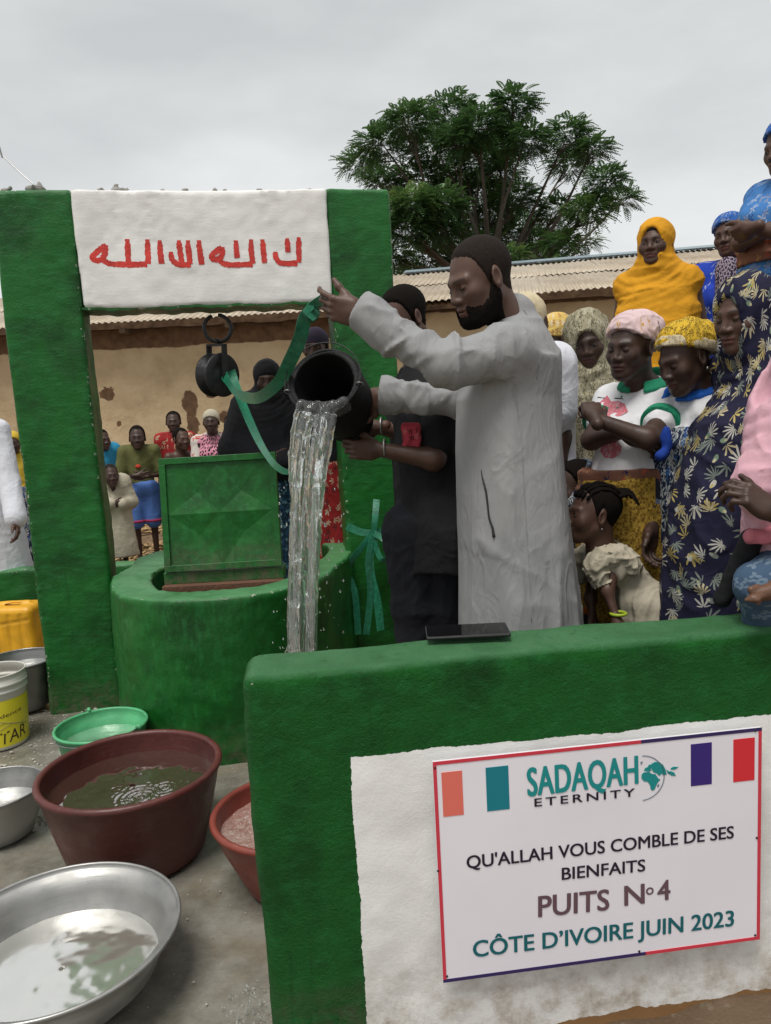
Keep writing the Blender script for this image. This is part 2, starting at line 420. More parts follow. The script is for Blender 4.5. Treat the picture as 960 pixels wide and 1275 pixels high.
rr = ramp(t, wet, [(.5, (.08, .08, .08)), (.66, (.35, .35, .35))]); t.links.new(mix(t, crumb, rr, (.9, .9, .9)), b.inputs['Roughness'])
b1 = bump(t, noise(t, v, 26, 7, .7), .35, .012, None); bump(t, crumb, .6, .01, b, b1)
gx = np.arange(-4.2, -.02, .04); gy = np.arange(-.4, 5.62, .04)
X, Y = np.meshgrid(gx, gy, indexing='ij'); P3 = np.stack([X.ravel() * 3, Y.ravel() * 3, 0 * X.ravel()], 1)
Zg = vnoise(P3, 9).reshape(X.shape) * .006 + vnoise(P3 * 4, 2).reshape(X.shape) * .002
nx, ny = X.shape; I = np.arange(nx * ny).reshape(nx, ny)
o = npmesh('concrete_apron', np.stack([X.ravel(), Y.ravel(), Zg.ravel()], 1), np.stack([I[:-1, :-1], I[1:, :-1], I[1:, 1:], I[:-1, 1:]], -1).reshape(-1, 4), M['apron'])
tag(o, kind='structure')
# loose stones on the apron near the pillar
def pebble(seed):
    r_ = np.random.default_rng(seed); V = np.array([(1, 0, 0), (-1, 0, 0), (0, 1, 0), (0, -1, 0), (0, 0, 1), (0, 0, -1), (.6, .6, .5), (-.6, .5, .5), (.5, -.6, .5), (-.6, -.6, .4)], float)
    return V * (1 + .3 * r_.standard_normal((10, 1)))
import bmesh
def hull(V, name, mat, parent=None, flat_=True):
    bm = bmesh.new()
    for p in V: bm.verts.new([float(a) for a in p])
    r_ = bmesh.ops.convex_hull(bm, input=bm.verts)
    bmesh.ops.delete(bm, geom=[g for g in bm.verts if not g.link_faces], context='VERTS')
    me = bpy.data.meshes.new(name); bm.to_mesh(me); bm.free(); me.materials.append(mat)
    o = bpy.data.objects.new(name, me); C.objects.link(o); o.parent = parent; return o
mb = MB()
OCT = [(0, 2, 4), (2, 1, 4), (1, 3, 4), (3, 0, 4), (2, 0, 5), (1, 2, 5), (3, 1, 5), (0, 3, 5)]
for i in range(650):
    if i < 420: x, y = rng.uniform(-2.4, -1.3), rng.uniform(2.9, 4.6)
    else: x, y = rng.uniform(-1.3, -.35), rng.uniform(1.4, 3.3)
    sz = rng.uniform(.003, .011) if i < 420 else rng.uniform(.0015, .004)
    V = np.array([(1, 0, 0), (-1, 0, 0), (0, 1, 0), (0, -1, 0), (0, 0, .7), (0, 0, -.7)], float) * sz * (1 + .35 * rng.standard_normal((6, 1)))
    mb.add(V + (x, y, .006), OCT)
o = mb.build('gravel_crumbs', flat('pale gravel', (.4, .37, .32), .85, bumps=.4), None); tag(o, 'pale cement crumbs and grit scattered on the wet concrete apron', 'gravel', kind='stuff')

# ---- foreground wall (painted green with a white panel), carries the sign
t_ = None
def wall_material():
    m, t, b = newmat('green and white painted plaster'); v = coords(t)     # object axes: x along wall, z up
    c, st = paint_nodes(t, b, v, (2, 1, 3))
    s = sep3(t, v)
    wob = math_(t, 'MULTIPLY', math_(t, 'SUBTRACT', noise(t, v, 45, 4, .7), .5), .013)
    wob2 = math_(t, 'MULTIPLY', math_(t, 'SUBTRACT', noise(t, v, 4, 2, .5), .5), .02)
    x = math_(t, 'ADD', math_(t, 'ADD', s[0], wob), wob2); z = math_(t, 'ADD', math_(t, 'ADD', s[2], wob), wob2)
    inx = math_(t, 'GREATER_THAN', x, .243); inz = math_(t, 'LESS_THAN', z, .777); front = math_(t, 'LESS_THAN', s[1], .03)
    mask = math_(t, 'MULTIPLY', math_(t, 'MULTIPLY', inx, inz), front)
    wc = white_paint_color(t, v)
    # mud splash low on the white paint
    mud = math_(t, 'SUBTRACT', 1., math_(t, 'MULTIPLY', math_(t, 'SUBTRACT', s[2], .03), 3.6), clamp=True)
    mudn = noise(t, v, 14, 7, .7)
    mudm = math_(t, 'MULTIPLY', mud, ramp(t, mudn, [(.42, (0, 0, 0)), (.75, (1, 1, 1))]))
    wc = mix(t, mudm, wc, (.3, .22, .14))
    dirt = ramp(t, noise(t, v, 5.5, 6, .75), [(.62, (0, 0, 0)), (.75, (1, 1, 1))]); wc = mix(t, math_(t, 'MULTIPLY', math_(t, 'MULTIPLY', dirt, mud), .9), wc, (.2, .11, .05))
    low = math_(t, 'SUBTRACT', math_(t, 'ADD', -.05, math_(t, 'ADD', math_(t, 'MULTIPLY', noise(t, v, 9, 6), .06), math_(t, 'MULTIPLY', s[0], .02))), s[2]); lowm = math_(t, 'GREATER_THAN', low, 0.)
    col = mix(t, mask, c, wc); col = mix(t, lowm, col, (.24, .13, .055))
    t.links.new(col, b.inputs['Base Color'])
    ro = mix(t, mask, (.5, .5, .5), (.75, .75, .75)); t.links.new(ro, b.inputs['Roughness'])
    b.inputs['Specular IOR Level'].default_value = .2
    g = noise(t, v, 85, 6, .75); g2 = noise(t, v, 300, 3, .6)
    k = mix(t, mask, (1, 1, 1), (.12, .12, .12))
    h = math_(t, 'MULTIPLY', math_(t, 'ADD', g, math_(t, 'MULTIPLY', g2, .4)), k)
    bump(t, h, 1., .012, b)
    return m
wy_ = np.array([FWALL.e[0], FWALL.e[1], 0]); wn_ = np.array([FWALL.n[0], FWALL.n[1], 0])
s = S(); s.box((1.35, .1, .4), (1.35, .1, .6), rad=.035)
V, Q = s.mesh(.012, lambda P: vnoise(P * 14) * .0025 + vnoise(P * 50, 3) * .0013 + vnoise(P * 3.5, 5) * .006)
fw = empty('painted_wall', FWALL.pt(0, 0), 'low thick rendered wall painted green with a white panel, nearest the camera', 'wall', rz=math.atan2(FWALL.e[1], FWALL.e[0]))
o = npmesh('wall_body', V, Q, wall_material(), fw, world=False)

# ---- tall frame of two pillars and a lintel
fr = empty('well_arch', FRAME.pt(0, 0), 'tall green two-pillar arch over the well with white lintel and red lettering', 'arch', rz=math.atan2(FRAME.e[1], FRAME.e[0]))
def rough_block(lo, hi, vox=.016, rad=.02, dn=1.):
    lo = np.array(lo, float); hi = np.array(hi, float); s = S(); s.box((lo + hi) / 2, (hi - lo) / 2, rad=rad)
    return s.mesh(vox, lambda P: dn * (vnoise(P * 13) * .0025 + vnoise(P * 3, 5) * .006 + vnoise(P * 40, 2) * .0022))
V, Q = rough_block((-.365, 0, -.1), (.035, .25, 2.85)); npmesh('pillar', V, Q, M['green'], fr, world=False)
V, Q = rough_block((1.385, .004, -.1), (1.75, .25, 2.852)); npmesh('pillar', V, Q, M['green'], fr, world=False)
m, t, b = newmat('white brushed paint'); v = coords(t)
mm = N(t, 'ShaderNodeMapping'); mm.inputs['Scale'].default_value = (1, 1, 9); t.links.new(v, mm.inputs['Vector'])
st = noise(t, mm.outputs[0], 8, 6, .65, .3)
t.links.new(white_paint_color(t, v), b.inputs['Base Color']); b.inputs['Roughness'].default_value = .7
b1 = bump(t, st, .16, .006, None); bump(t, noise(t, v, 80, 4), .35, .003, b, b1); M['white_lintel'] = m
V, Q = rough_block((.034, -.004, 2.232), (1.388, .246, 2.848), rad=.012)
npmesh('lintel', V, Q, M['white_lintel'], fr, world=False)
from mathutils.bvhtree import BVHTree
lbvh = BVHTree.FromPolygons(V.tolist(), Q.tolist())
V, Q = rough_block((-.01, .0, 2.2), (.05, .24, 2.26), rad=.012, dn=.5)
# underside of the lintel is left with a dark green lip
mb = MB(); 
pts = [(u, .12, 2.224 + .004 * math.sin(u * 23) + .003 * math.sin(u * 61)) for u in np.linspace(.03, 1.39, 60)]
mb2 = MB(); V = []
for (u, y, z) in pts:
    V += [(u, .0, z), (u, .24, z), (u, .24, z + .012), (u, .0, z + .012)]
mb2.add(V, [(i * 4 + k, i * 4 + (k + 1) % 4, i * 4 + 4 + (k + 1) % 4, i * 4 + 4 + k) for i in range(59) for k in range(4)] + [(3, 2, 1, 0), (236, 237, 238, 239)])
mb2.build('drip_edge', M['green'], fr, world=False)
for (u, sz) in ((-.15, .028), (.18, .012), (.26, .02), (.3, .014), (.5, .008), (.62, .01), (.78, .009), (.83, .008), (1.02, .01), (1.3, .008), (-.3, .02)):
    V, Q = (lambda s: s.mesh(sz / 3, lambda P: vnoise(P * 1.1 / sz) * sz * .75))(S().ell((u, .06, 2.855 + sz * .4), (sz * 1.5, sz * 1.3, sz * .9)))
    npmesh('cement_lump', V, Q, M['cement'], fr, world=False)
# red lettering: brushed strokes on the lintel
M['red_paint'] = flat('red brush paint', (.55, .03, .02), .55, var=.25, bumps=.4)
def crop(a, b_): return FRAME.uv(90 + a / 3.097, 280 + b_ / 3.097)
strokes = [[(130, 76), (112, 92), (88, 112), (78, 128), (92, 138), (112, 134), (126, 112), (129, 78)], [(116, 128), (128, 142), (150, 151), (200, 154), (250, 154), (290, 154)],
           [(212, 55), (214, 100), (218, 152)], [(290, 56), (291, 100), (294, 152)], [(337, 60), (340, 105), (346, 151)],
           [(380, 104), (383, 128), (396, 146), (420, 154), (458, 154)], [(411, 60), (415, 95), (424, 148)], [(445, 60), (449, 100), (454, 152)], [(488, 60), (493, 105), (500, 154)],
           [(576, 86), (562, 98), (542, 114), (537, 128), (552, 134), (570, 128), (578, 108), (577, 86)], [(566, 130), (578, 146), (600, 154), (650, 154), (696, 153)],
           [(631, 60), (633, 100), (636, 128)], [(689, 56), (690, 100), (695, 150)], [(733, 56), (737, 100), (742, 148)],
           [(783, 104), (784, 124), (796, 142), (820, 150), (868, 148)], [(828, 52), (830, 80), (832, 106)], [(872, 48), (873, 90), (874, 146)]]
mb = MB(); ww = .0118; rs = random.Random(4)
from mathutils import geometry
for si, st_ in enumerate(strokes):
    P = spline([np.array(crop(*p)) for p in st_], 7); m_ = len(P); Lf, Rt = [], []
    for i, p in enumerate(P):
        tt = P[min(i + 1, m_ - 1)] - P[max(i - 1, 0)]; tt /= np.linalg.norm(tt) + 1e-9; nn = np.array([-tt[1], tt[0]])
        e_ = 1.25 if i > 2 else .95
        Lf.append(p + nn * ww * e_ * rs.uniform(.84, 1.18)); Rt.append(p - nn * ww * e_ * rs.uniform(.84, 1.18))
    off = .0006 + si * .00012; nw_ = 5; V = []
    for a_, b_2 in zip(Lf, Rt):
        for k in range(nw_):
            q_ = a_ + (b_2 - a_) * k / (nw_ - 1); h_ = lbvh.ray_cast(Vector((q_[0], -.3, q_[1])), Vector((0, 1, 0))); y_ = h_[0][1] if h_[0] is not None else -.004; V.append((q_[0], y_ - off, q_[1]))
    mb.add(V, [(i * nw_ + k, i * nw_ + k + 1, (i + 1) * nw_ + k + 1, (i + 1) * nw_ + k) for i in range(m_ - 1) for k in range(nw_ - 1)])
mb.build('painted_lettering', M['red_paint'], fr, smooth=True, world=False)
# the bare rebar wire sticking up at the left
p0 = D(-8, 183, 4.1); p1 = D(41, 229, 4.1)
mb = MB(); mb.tube(spline([p0, (p0 + p1) / 2 + (0, 0, -.006), p1], 6), .0028, 5); mb.tube([D(-1, 182, 4.1), D(3, 196, 4.1)], .005, 5)
o = mb.build('steel_wire', M['wire'], None); tag(o, 'thin bare wire tied down to the top of the left green pillar', 'wire')

# ---- well curb
cen = [(-1.40, 4.15), (-1.31, 3.88), (-1.17, 3.64), (-.98, 3.52), (-.76, 3.51), (-.56, 3.6), (-.40, 3.84), (-.36, 4.1), (-.3, 4.4), (-.3, 4.75), (-.5, 5.1), (-.85, 5.2), (-1.2, 5.05), (-1.4, 4.7), (-1.38, 4.4), (-1.40, 4.15)]
cl = np.array(spline(cen, 5))
class Curb(S): pass
def curb_f(x, y, z):
    x, y, z = np.broadcast_arrays(x, y, z); xx = x[:, :, 0]; yy = y[:, :, 0]; best = np.full(xx.shape, 9.)
    for a, b_ in zip(cl[:-1], cl[1:]):
        ab = b_ - a; L2 = ab.dot(ab) + 1e-12; tt = np.clip(((xx - a[0]) * ab[0] + (yy - a[1]) * ab[1]) / L2, 0, 1)
        best = np.minimum(best, np.hypot(xx - a[0] - tt * ab[0], yy - a[1] - tt * ab[1]))
    th = .085 + .03 * np.clip((-1.05 - xx) / .25, 0, 1)
    d2 = (best - th + .02)[:, :, None]; dz = np.maximum(z - .78, -.1 - z)
    return np.sqrt(np.maximum(d2, 0) ** 2 + np.maximum(dz, 0) ** 2) + np.minimum(np.maximum(d2, dz), 0) - .02
s = S(); s._p(curb_f, (-1.6, 3.35, -.1), (-.1, 5.4, .8), 0, 'u')
V, Q = s.mesh(.014, lambda P: vnoise(P * 7) * .008 + vnoise(P * 2.4, 5) * .014 + vnoise(P * 32, 2) * .003)
wl = empty('well_curb', (-.8, 4.2, 0), 'rounded green plastered curb wall around the open well', 'well')
npmesh('curb_wall', V, Q, M['green_well'], wl)
# water-dark shaft inside
mb = MB(); mb.lathe([(.5, .32), (.5, -.02)], (-.82, 4.35, 0), 24); mb.lathe([(.5, .3), (.001, .3)], (-.82, 4.35, 0), 24)
mb.build('well_shaft', flat('dark damp concrete', (.05, .035, .025), .7, bumps=.8), wl)

# low green walls
def green_wall(a, b_, h, th, label):
    a = np.array(a, float); b_ = np.array(b_, float); L_ = np.linalg.norm(b_ - a)
    s = S(); s.box((L_ / 2, th / 2, h / 2 - .1), (L_ / 2, th / 2, h / 2 + .1), rad=.02); V, Q = s.mesh(.02, lambda P: vnoise(P * 8) * .01 + vnoise(P * 25, 3) * .004)
    o = npmesh('low_wall', V, Q, M['green']); o.location = (a[0], a[1], 0); o.rotation_euler = (0, 0, math.atan2(b_[1] - a[1], b_[0] - a[0])); tag(o, label, 'wall', 'low green walls round the well apron')
green_wall((-4.4, 5.71), (-1.75, 5.73), .565, .18, 'low green wall behind the yellow jerrycan at the left edge')
green_wall((.16, 4.72), (1.9, 3.75), .62, .16, 'low green wall running behind the crouching girl and grey robe')
green_wall((-.28, 5.06), (.1, 4.78), .8, .15, 'short stub of green wall joining the well curb to right pillar')

# ---- corrugated sheet mesh (shared)
def corr(wd, ln, name, pitch=.076, amp=.0095):
    nw = int(round(wd / pitch)) * 6 + 1; xs = np.linspace(0, wd, nw); zs = amp * np.sin(xs / pitch * 2 * PI); rows = np.linspace(0, ln, 3); V = []; th = .004
    for y in rows:
        for x, z in zip(xs, zs): V.append((x, y, z))
    n_ = len(V); V += [(x, y, z - th) for (x, y, z) in V]; Q = []
    for r_ in range(2):
        for i in range(nw - 1): a = r_ * nw + i; Q += [(a, a + 1, a + nw + 1, a + nw), (n_ + a, n_ + a + nw, n_ + a + nw + 1, n_ + a + 1)]
    for i in range(nw - 1): Q += [(i, n_ + i, n_ + i + 1, i + 1)]
    me = bpy.data.meshes.new(name); me.from_pydata(V, [], Q)
    for p in me.polygons: p.use_smooth = True
    return me
m, t, b = newmat('weathered zinc roof sheet'); v = coords(t)
c = ramp(t, noise(t, v, 2.2, 6, .6), [(.3, (.3, .235, .165)), (.55, (.42, .35, .26)), (.75, (.5, .45, .37))])
mm = N(t, 'ShaderNodeMapping'); mm.inputs['Scale'].default_value = (13, 1, 1); t.links.new(v, mm.inputs['Vector'])
c = mix(t, ramp(t, noise(t, mm.outputs[0], 2.5, 5), [(.52, (0, 0, 0)), (.75, (.55, .55, .55))]), c, (.2, .13, .08))
oi = N(t, 'ShaderNodeObjectInfo'); c = mix(t, math_(t, 'MULTIPLY', oi.outputs['Random'], .3), c, (.6, .55, .46))
t.links.new(c, b.inputs['Base Color']); b.inputs['Metallic'].default_value = .25; b.inputs['Roughness'].default_value = .55; M['zinc'] = m
def mudwall(name, patches, plain=False):
    m, t, b = newmat(name); v = coords(t)
    c = ramp(t, noise(t, v, 2.3, 7, .62), [(.3, (.42, .31, .18)), (.5, (.56, .425, .255)), (.72, (.66, .52, .33))])
    s = sep3(t, v); wx = noise(t, v, 5, 6, .7)
    c = mix(t, ramp(t, noise(t, v, 1.1, 6, .6), [(.45, (0, 0, 0)), (.75, (.5, .5, .5))]), c, (.44, .32, .2))
    tot = None
    for (px, pz, rx, rz) in patches:
        dx = math_(t, 'DIVIDE', math_(t, 'SUBTRACT', s[0], px), rx); dz = math_(t, 'DIVIDE', math_(t, 'SUBTRACT', s[2], pz), rz)
        r2 = math_(t, 'SQRT', math_(t, 'ADD', math_(t, 'MULTIPLY', dx, dx), math_(t, 'MULTIPLY', dz, dz)))
        q = math_(t, 'SUBTRACT', math_(t, 'ADD', 1., math_(t, 'MULTIPLY', math_(t, 'SUBTRACT', wx, .5), 2.2)), r2)
        tot = q if tot is None else math_(t, 'MAXIMUM', tot, q)
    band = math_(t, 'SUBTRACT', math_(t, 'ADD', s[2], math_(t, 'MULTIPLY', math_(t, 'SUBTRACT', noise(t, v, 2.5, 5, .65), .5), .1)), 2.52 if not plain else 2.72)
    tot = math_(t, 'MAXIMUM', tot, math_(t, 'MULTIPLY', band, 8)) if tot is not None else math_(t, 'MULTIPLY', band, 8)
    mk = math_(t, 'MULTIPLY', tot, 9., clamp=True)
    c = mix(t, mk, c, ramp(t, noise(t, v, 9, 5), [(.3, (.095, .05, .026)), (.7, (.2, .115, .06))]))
    t.links.new(c, b.inputs['Base Color']); b.inputs['Roughness'].default_value = .95
    b1 = bump(t, mk, -.8, .02, None); b2 = bump(t, noise(t, v, 4, 5), .5, .05, None, b1); bump(t, noise(t, v, 40, 6), .5, .008, b, b2)
    return m
def house(a, b_, label, mat, flash=None, run=3.2, slope=15., wh=2.78):
    a = np.array(a, float); b_ = np.array(b_, float); L_ = np.linalg.norm(b_ - a); ang = math.atan2(b_[1] - a[1], b_[0] - a[0])
    h = empty('mud_house', (a[0], a[1], 0), label, 'house', rz=ang)
    s = S(); s.box((L_ / 2, .12, wh / 2), (L_ / 2, .12, wh / 2), rad=.03); V, Q = s.mesh(.05, lambda P: vnoise(P * 2.5) * .02 + vnoise(P * 9, 4) * .008)
    npmesh('mud_wall', V, Q, mat, h, world=False)
    mb = MB()
    mb.box((.12, run / 2 + .3, wh / 2 + .1), (.12, run / 2, wh / 2)); mb.box((L_ - .12, run / 2 + .3, wh / 2 + .1), (.12, run / 2, wh / 2)); mb.box((L_ / 2, run * 1.1, wh / 2 + .3), (L_ / 2, .1, wh / 2 + .3))
    mb.build('side_walls', mat, h, world=False)
    sl = R(slope); k = .836; n_ = int(L_ / k) + 2
    lowm = corr(.912, 1.75, 'sheet'); upm = corr(.912, 1.75, 'sheet'); lowm.materials.append(M['zinc']); upm.materials.append(M['zinc'])
    for i in range(n_):
        for row in (0, 1):
            o = bpy.data.objects.new('roof_sheet', lowm); C.objects.link(o); o.parent = h
            y0 = -.34 + row * 1.6 * math.cos(sl) + random.uniform(-.03, .03)
            o.location = (-.6 + i * k, y0, wh + .03 + (y0 + .34) * math.tan(sl) + row * .012 + (i % 2) * .004)
            o.rotation_euler = (sl + random.uniform(-.006, .006), random.uniform(-.004, .004), random.uniform(-.012, .012))
    for i in range(int(L_ / 1.25)):
        mb = MB(); mb.box((.5 + i * 1.25, -.06, wh - .06), (.035, .2, .03)); mb.build('beam_end', M['wood'], h, world=False)
    if flash:
        zt = wh + .03 + 3.3 * math.sin(sl); yt = -.34 + 3.3 * math.cos(sl)
        for i in range(int(L_ / 2)):
            mb = MB(); mb.box((i * 2. + .98, yt - .03, zt + .035), (1., .16, .012), Matrix.Rotation(sl, 3, 'X')); mb.build('ridge_flashing', M['flash'], h, world=False)
            xs_ = []; 
            for q in range(26): xs_ += [(i * 2. + .04 + q * .0765 - .02, -.012), (i * 2. + .04 + q * .0765 - .019, .012), (i * 2. + .04 + q * .0765 + .019, .012), (i * 2. + .04 + q * .0765 + .02, -.012)]
            V_ = [(x, yt - .22, zt - .02 + z) for x, z in xs_] + [(x, yt - .18, zt - .014 + .012) for x, z in xs_]; k_ = len(xs_); mb = MB(); mb.add(V_, [(j, j + 1, k_ + j + 1, k_ + j) for j in range(k_ - 1)]); mb.build('foam_closure', M['black'], h, world=False)
    return h
M['flash'] = flat('blue grey ridge flashing', (.26, .33, .36), .4, .3)
def onA(x, y):    # pixel -> (x,z) on the left house wall at y=9.5
    r_ = ray(x, y); tt = 9.62 / r_[1]; return r_[0] * tt + 8.5, r_[2] * tt + CAM_H
pt = []
for (x, y, a, b_) in ((133, 491, 10, 8), (237, 505, 10, 17), (241, 530, 8, 14), (170, 553, 8, 5), (148, 527, 3, 4), (212, 543, 4, 4), (282, 519, 12, 8), (262, 493, 6, 3), (180, 560, 30, 6), (110, 560, 20, 10), (245, 560, 40, 8), (300, 505, 6, 4), (15, 560, 8, 9), (195, 640, 60, 12)):
    u_, z_ = onA(x, y); pt.append((u_, z_, a * .0105, b_ * .0105))
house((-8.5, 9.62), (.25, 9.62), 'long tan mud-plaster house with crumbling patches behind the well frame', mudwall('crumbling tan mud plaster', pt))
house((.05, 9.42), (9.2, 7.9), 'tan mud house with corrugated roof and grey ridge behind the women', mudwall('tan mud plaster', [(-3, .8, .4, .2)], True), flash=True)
# ================================================================== TREE
M['bark'] = flat('grey brown bark', (.09, .075, .06), .9, bumps=.8, bscale=30)
m, t, b = newmat('feathery green foliage'); v = coords(t)
at = N(t, 'ShaderNodeAttribute', attribute_name='hue')
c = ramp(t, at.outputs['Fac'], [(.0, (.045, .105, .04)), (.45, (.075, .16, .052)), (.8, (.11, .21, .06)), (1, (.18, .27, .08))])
t.links.new(c, b.inputs['Base Color']); b.inputs['Roughness'].default_value = .5; b.inputs['Specular IOR Level'].default_value = .35
tr = N(t, 'ShaderNodeBsdfTranslucent'); t.links.new(c, tr.inputs['Color']); ms = N(t, 'ShaderNodeMixShader'); ms.inputs[0].default_value = .25
o_ = [n for n in t.nodes if n.type == 'OUTPUT_MATERIAL'][0]; t.links.new(b.outputs[0], ms.inputs[1]); t.links.new(tr.outputs[0], ms.inputs[2]); t.links.new(ms.outputs[0], o_.inputs[0]); M['leaf'] = m
clumps = [(440, 205, 26), (468, 178, 30), (503, 150, 30), (560, 140, 30), (595, 158, 30), (640, 130, 26), (625, 175, 26), (540, 185, 36), (600, 200, 36), (655, 176, 28), (712, 168, 28), (745, 185, 20), (712, 205, 24),
          (762, 225, 22), (785, 248, 18), (740, 262, 26), (700, 262, 26), (640, 245, 30), (590, 240, 34), (520, 225, 36), (470, 222, 22), (500, 285, 30), (545, 290, 30), (600, 290, 34), (652, 285, 32), (700, 305, 24), (738, 300, 13),
          (525, 325, 28), (575, 330, 26), (510, 255, 30), (630, 325, 26), (665, 318, 20), (480, 320, 24), (455, 280, 26), (430, 330, 24), (560, 235, 30), (570, 178, 26), (675, 300, 26), (620, 265, 30), (545, 255, 30), (590, 345, 26), (640, 345, 24), (550, 350, 24), (510, 345, 24), (600, 310, 30), (690, 335, 15), (620, 215, 28), (560, 275, 28), (480, 255, 26)]
tree = empty('broadleaf_tree', D(612, 350, 20) * (1, 1, 0), 'large spreading dark green tree with feathery leaves behind the roofs', 'tree')
rt = np.random.default_rng(5)
fork = D(612, 372, 20.); base = fork * (1, 1, 0)
LV, LQ, HU = [], [], []; br = MB(); n_ = 0
br.tube(spline([base + (0, 0, -.2), base + (.12, 0, 1.6), base + (-.05, .1, 2.8), fork], 5), np.linspace(.42, .27, 16), 10)
for ci, (px, py, pr) in enumerate(clumps):
    px = 612 + (px - 612) * .95
    cdp = 20 + rt.uniform(-2.6, 2.6); c0 = D(px, py, cdp); r0 = pr / 960 * cdp * .93
    q = (fork + c0) / 2 + rt.uniform(-.35, .35, 3); br.tube(spline([fork + (0, 0, -.1), q, c0], 5), np.linspace(.09, .012, 11), 6)
    for k in range(7):
        dd = nrm(rt.standard_normal(3)) * r0 * .85; st0 = q + (c0 - q) * rt.uniform(.5, 1); br.tube(spline([st0, (st0 + c0 + dd) / 2 + rt.uniform(-.08, .08, 3), c0 + dd], 3), np.linspace(.02, .005, 7), 4)
    ch = rt.uniform(-.18, .22); nf = int(330 * (pr / 28) ** 1.7)
    for k in range(nf):
        d0 = rt.standard_normal(3); d0[2] = d0[2] * .8 + .15; d0 = nrm(d0); rr_ = r0 * rt.uniform(.25, 1.05) ** .7
        p = c0 + d0 * rr_ * np.array([1.08, 1, .72]); out_ = nrm(d0 * (1, 1, .35) + rt.standard_normal(3) * .35 + (0, 0, .05)); ln = rt.uniform(.2, .38)
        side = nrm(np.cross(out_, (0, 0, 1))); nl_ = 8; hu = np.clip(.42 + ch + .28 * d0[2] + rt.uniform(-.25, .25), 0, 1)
        for j in range(nl_):
            f_ = (j + .7) / nl_; c1 = p + out_ * ln * f_ + np.array([0, 0, -.16 * ln * 2 * f_ * f_]); ll = .085 * math.sin(PI * (.18 + .74 * f_)) ; ww_ = ln / nl_ * .5
            for sg in (-1, 1):
                tip = c1 + side * sg * ll + out_ * ll * .35 + (0, 0, -.02)
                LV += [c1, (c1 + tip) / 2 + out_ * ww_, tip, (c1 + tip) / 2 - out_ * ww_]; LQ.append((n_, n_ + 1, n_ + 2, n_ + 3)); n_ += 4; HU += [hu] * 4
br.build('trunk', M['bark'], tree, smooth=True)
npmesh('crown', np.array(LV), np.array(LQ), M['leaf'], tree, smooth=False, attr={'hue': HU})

# ================================================================== SIGN
SP = Plane(FWALL.pt(0, 0, .034)[:2], FWALL.e)
sg = empty('notice_board', SP.pt(.87, .16), 'white rectangular notice board with red and navy edging screwed to the wall', 'sign')
c4 = [SP.uv(*p) for p in ((538, 950), (947, 903), (945, 1168), (552, 1222))]      # corners in wall metres
A4 = np.array(c4)
u0, u1 = (A4[0, 0] + A4[3, 0]) / 2, (A4[1, 0] + A4[2, 0]) / 2; v1 = (A4[0, 1] + A4[1, 1]) / 2; v0 = (A4[2, 1] + A4[3, 1]) / 2
m, t, b = newmat('glossy printed board'); v = coords(t); t.links.new(ramp(t, noise(t, v, 3, 3), [(.3, (.78, .75, .81)), (.7, (.83, .8, .85))]), b.inputs['Base Color']); b.inputs['Roughness'].default_value = .32; M['board'] = m
def rect(a, b_, c, d, o0, o1): return MB().prism([(a, b_), (c, b_), (c, d), (a, d)], SP.pt, o0, o1)
rect(u0, v0, u1, v1, -.004, .004).build('panel', M['board'], sg, bevel=.0008)
P_ = {k: pigment(k, c) for k, c in dict(sign_red=(.58, .045, .07), sign_navy=(.035, .022, .1), sign_coral=(.72, .16, .12), sign_teal=(.01, .19, .24), sign_logo=(.012, .25, .25), sign_black=(.02, .014, .028), sign_mauve=(.13, .075, .09), sign_dark_teal=(.008, .12, .14), sign_violet=(.04, .02, .17), sign_flag_red=(.65, .03, .04), sign_line=(.2, .24, .28)).items()}
bw = .0085; um = SP.uv(797, 921)[0]; ub = SP.uv(803, 1190)[0]
for (a, b_, c, d, mm_) in ((u0, v1 - bw, um, v1, 'sign_red'), (um, v1 - bw, u1, v1, 'sign_navy'), (u0, v0, ub, v0 + bw, 'sign_navy'), (ub, v0, u1, v0 + bw, 'sign_red'), (u0, v0 + bw, u0 + bw, v1 - bw, 'sign_red'), (u1 - bw, v0 + bw, u1, v1 - bw, 'sign_red')):
    rect(a, b_, c, d, .0035, .0052).build('border_strip', P_[mm_], sg)
def quad_px(x0, y0, x1, y1): return SP.uv(x0, y0), SP.uv(x1, y1)
for (x0, y0, x1, y1, mm_) in ((549, 961, 577, 1013, 'sign_coral'), (604, 955, 634, 1006, 'sign_teal'), (859, 926, 885, 975, 'sign_violet'), (912, 920, 938, 970, 'sign_flag_red')):
    (a, b_), (c, d) = quad_px(x0, y0, x1, y1); rect(a, d, c, b_, .0035, .005).build('flag_stripe', P_[mm_], sg)
dg_ = None
_cap = {}
def text_mesh(txt, bold, spacing):
    cu = bpy.data.curves.new('lettering', 'FONT'); cu.body = txt; cu.size = 1; cu.offset = 0; cu.space_character = spacing; cu.resolution_u = 4; cu.extrude = 0
    o = bpy.data.objects.new('lettering', cu); C.objects.link(o); bpy.context.view_layer.update()
    me = bpy.data.meshes.new_from_object(o.evaluated_get(bpy.context.evaluated_depsgraph_get()))
    V = np.array([v_.co[:2] for v_ in me.vertices]); F_ = [list(p.vertices) for p in me.polygons]
    bpy.data.objects.remove(o); bpy.data.curves.remove(cu); bpy.data.meshes.remove(me); return V, F_
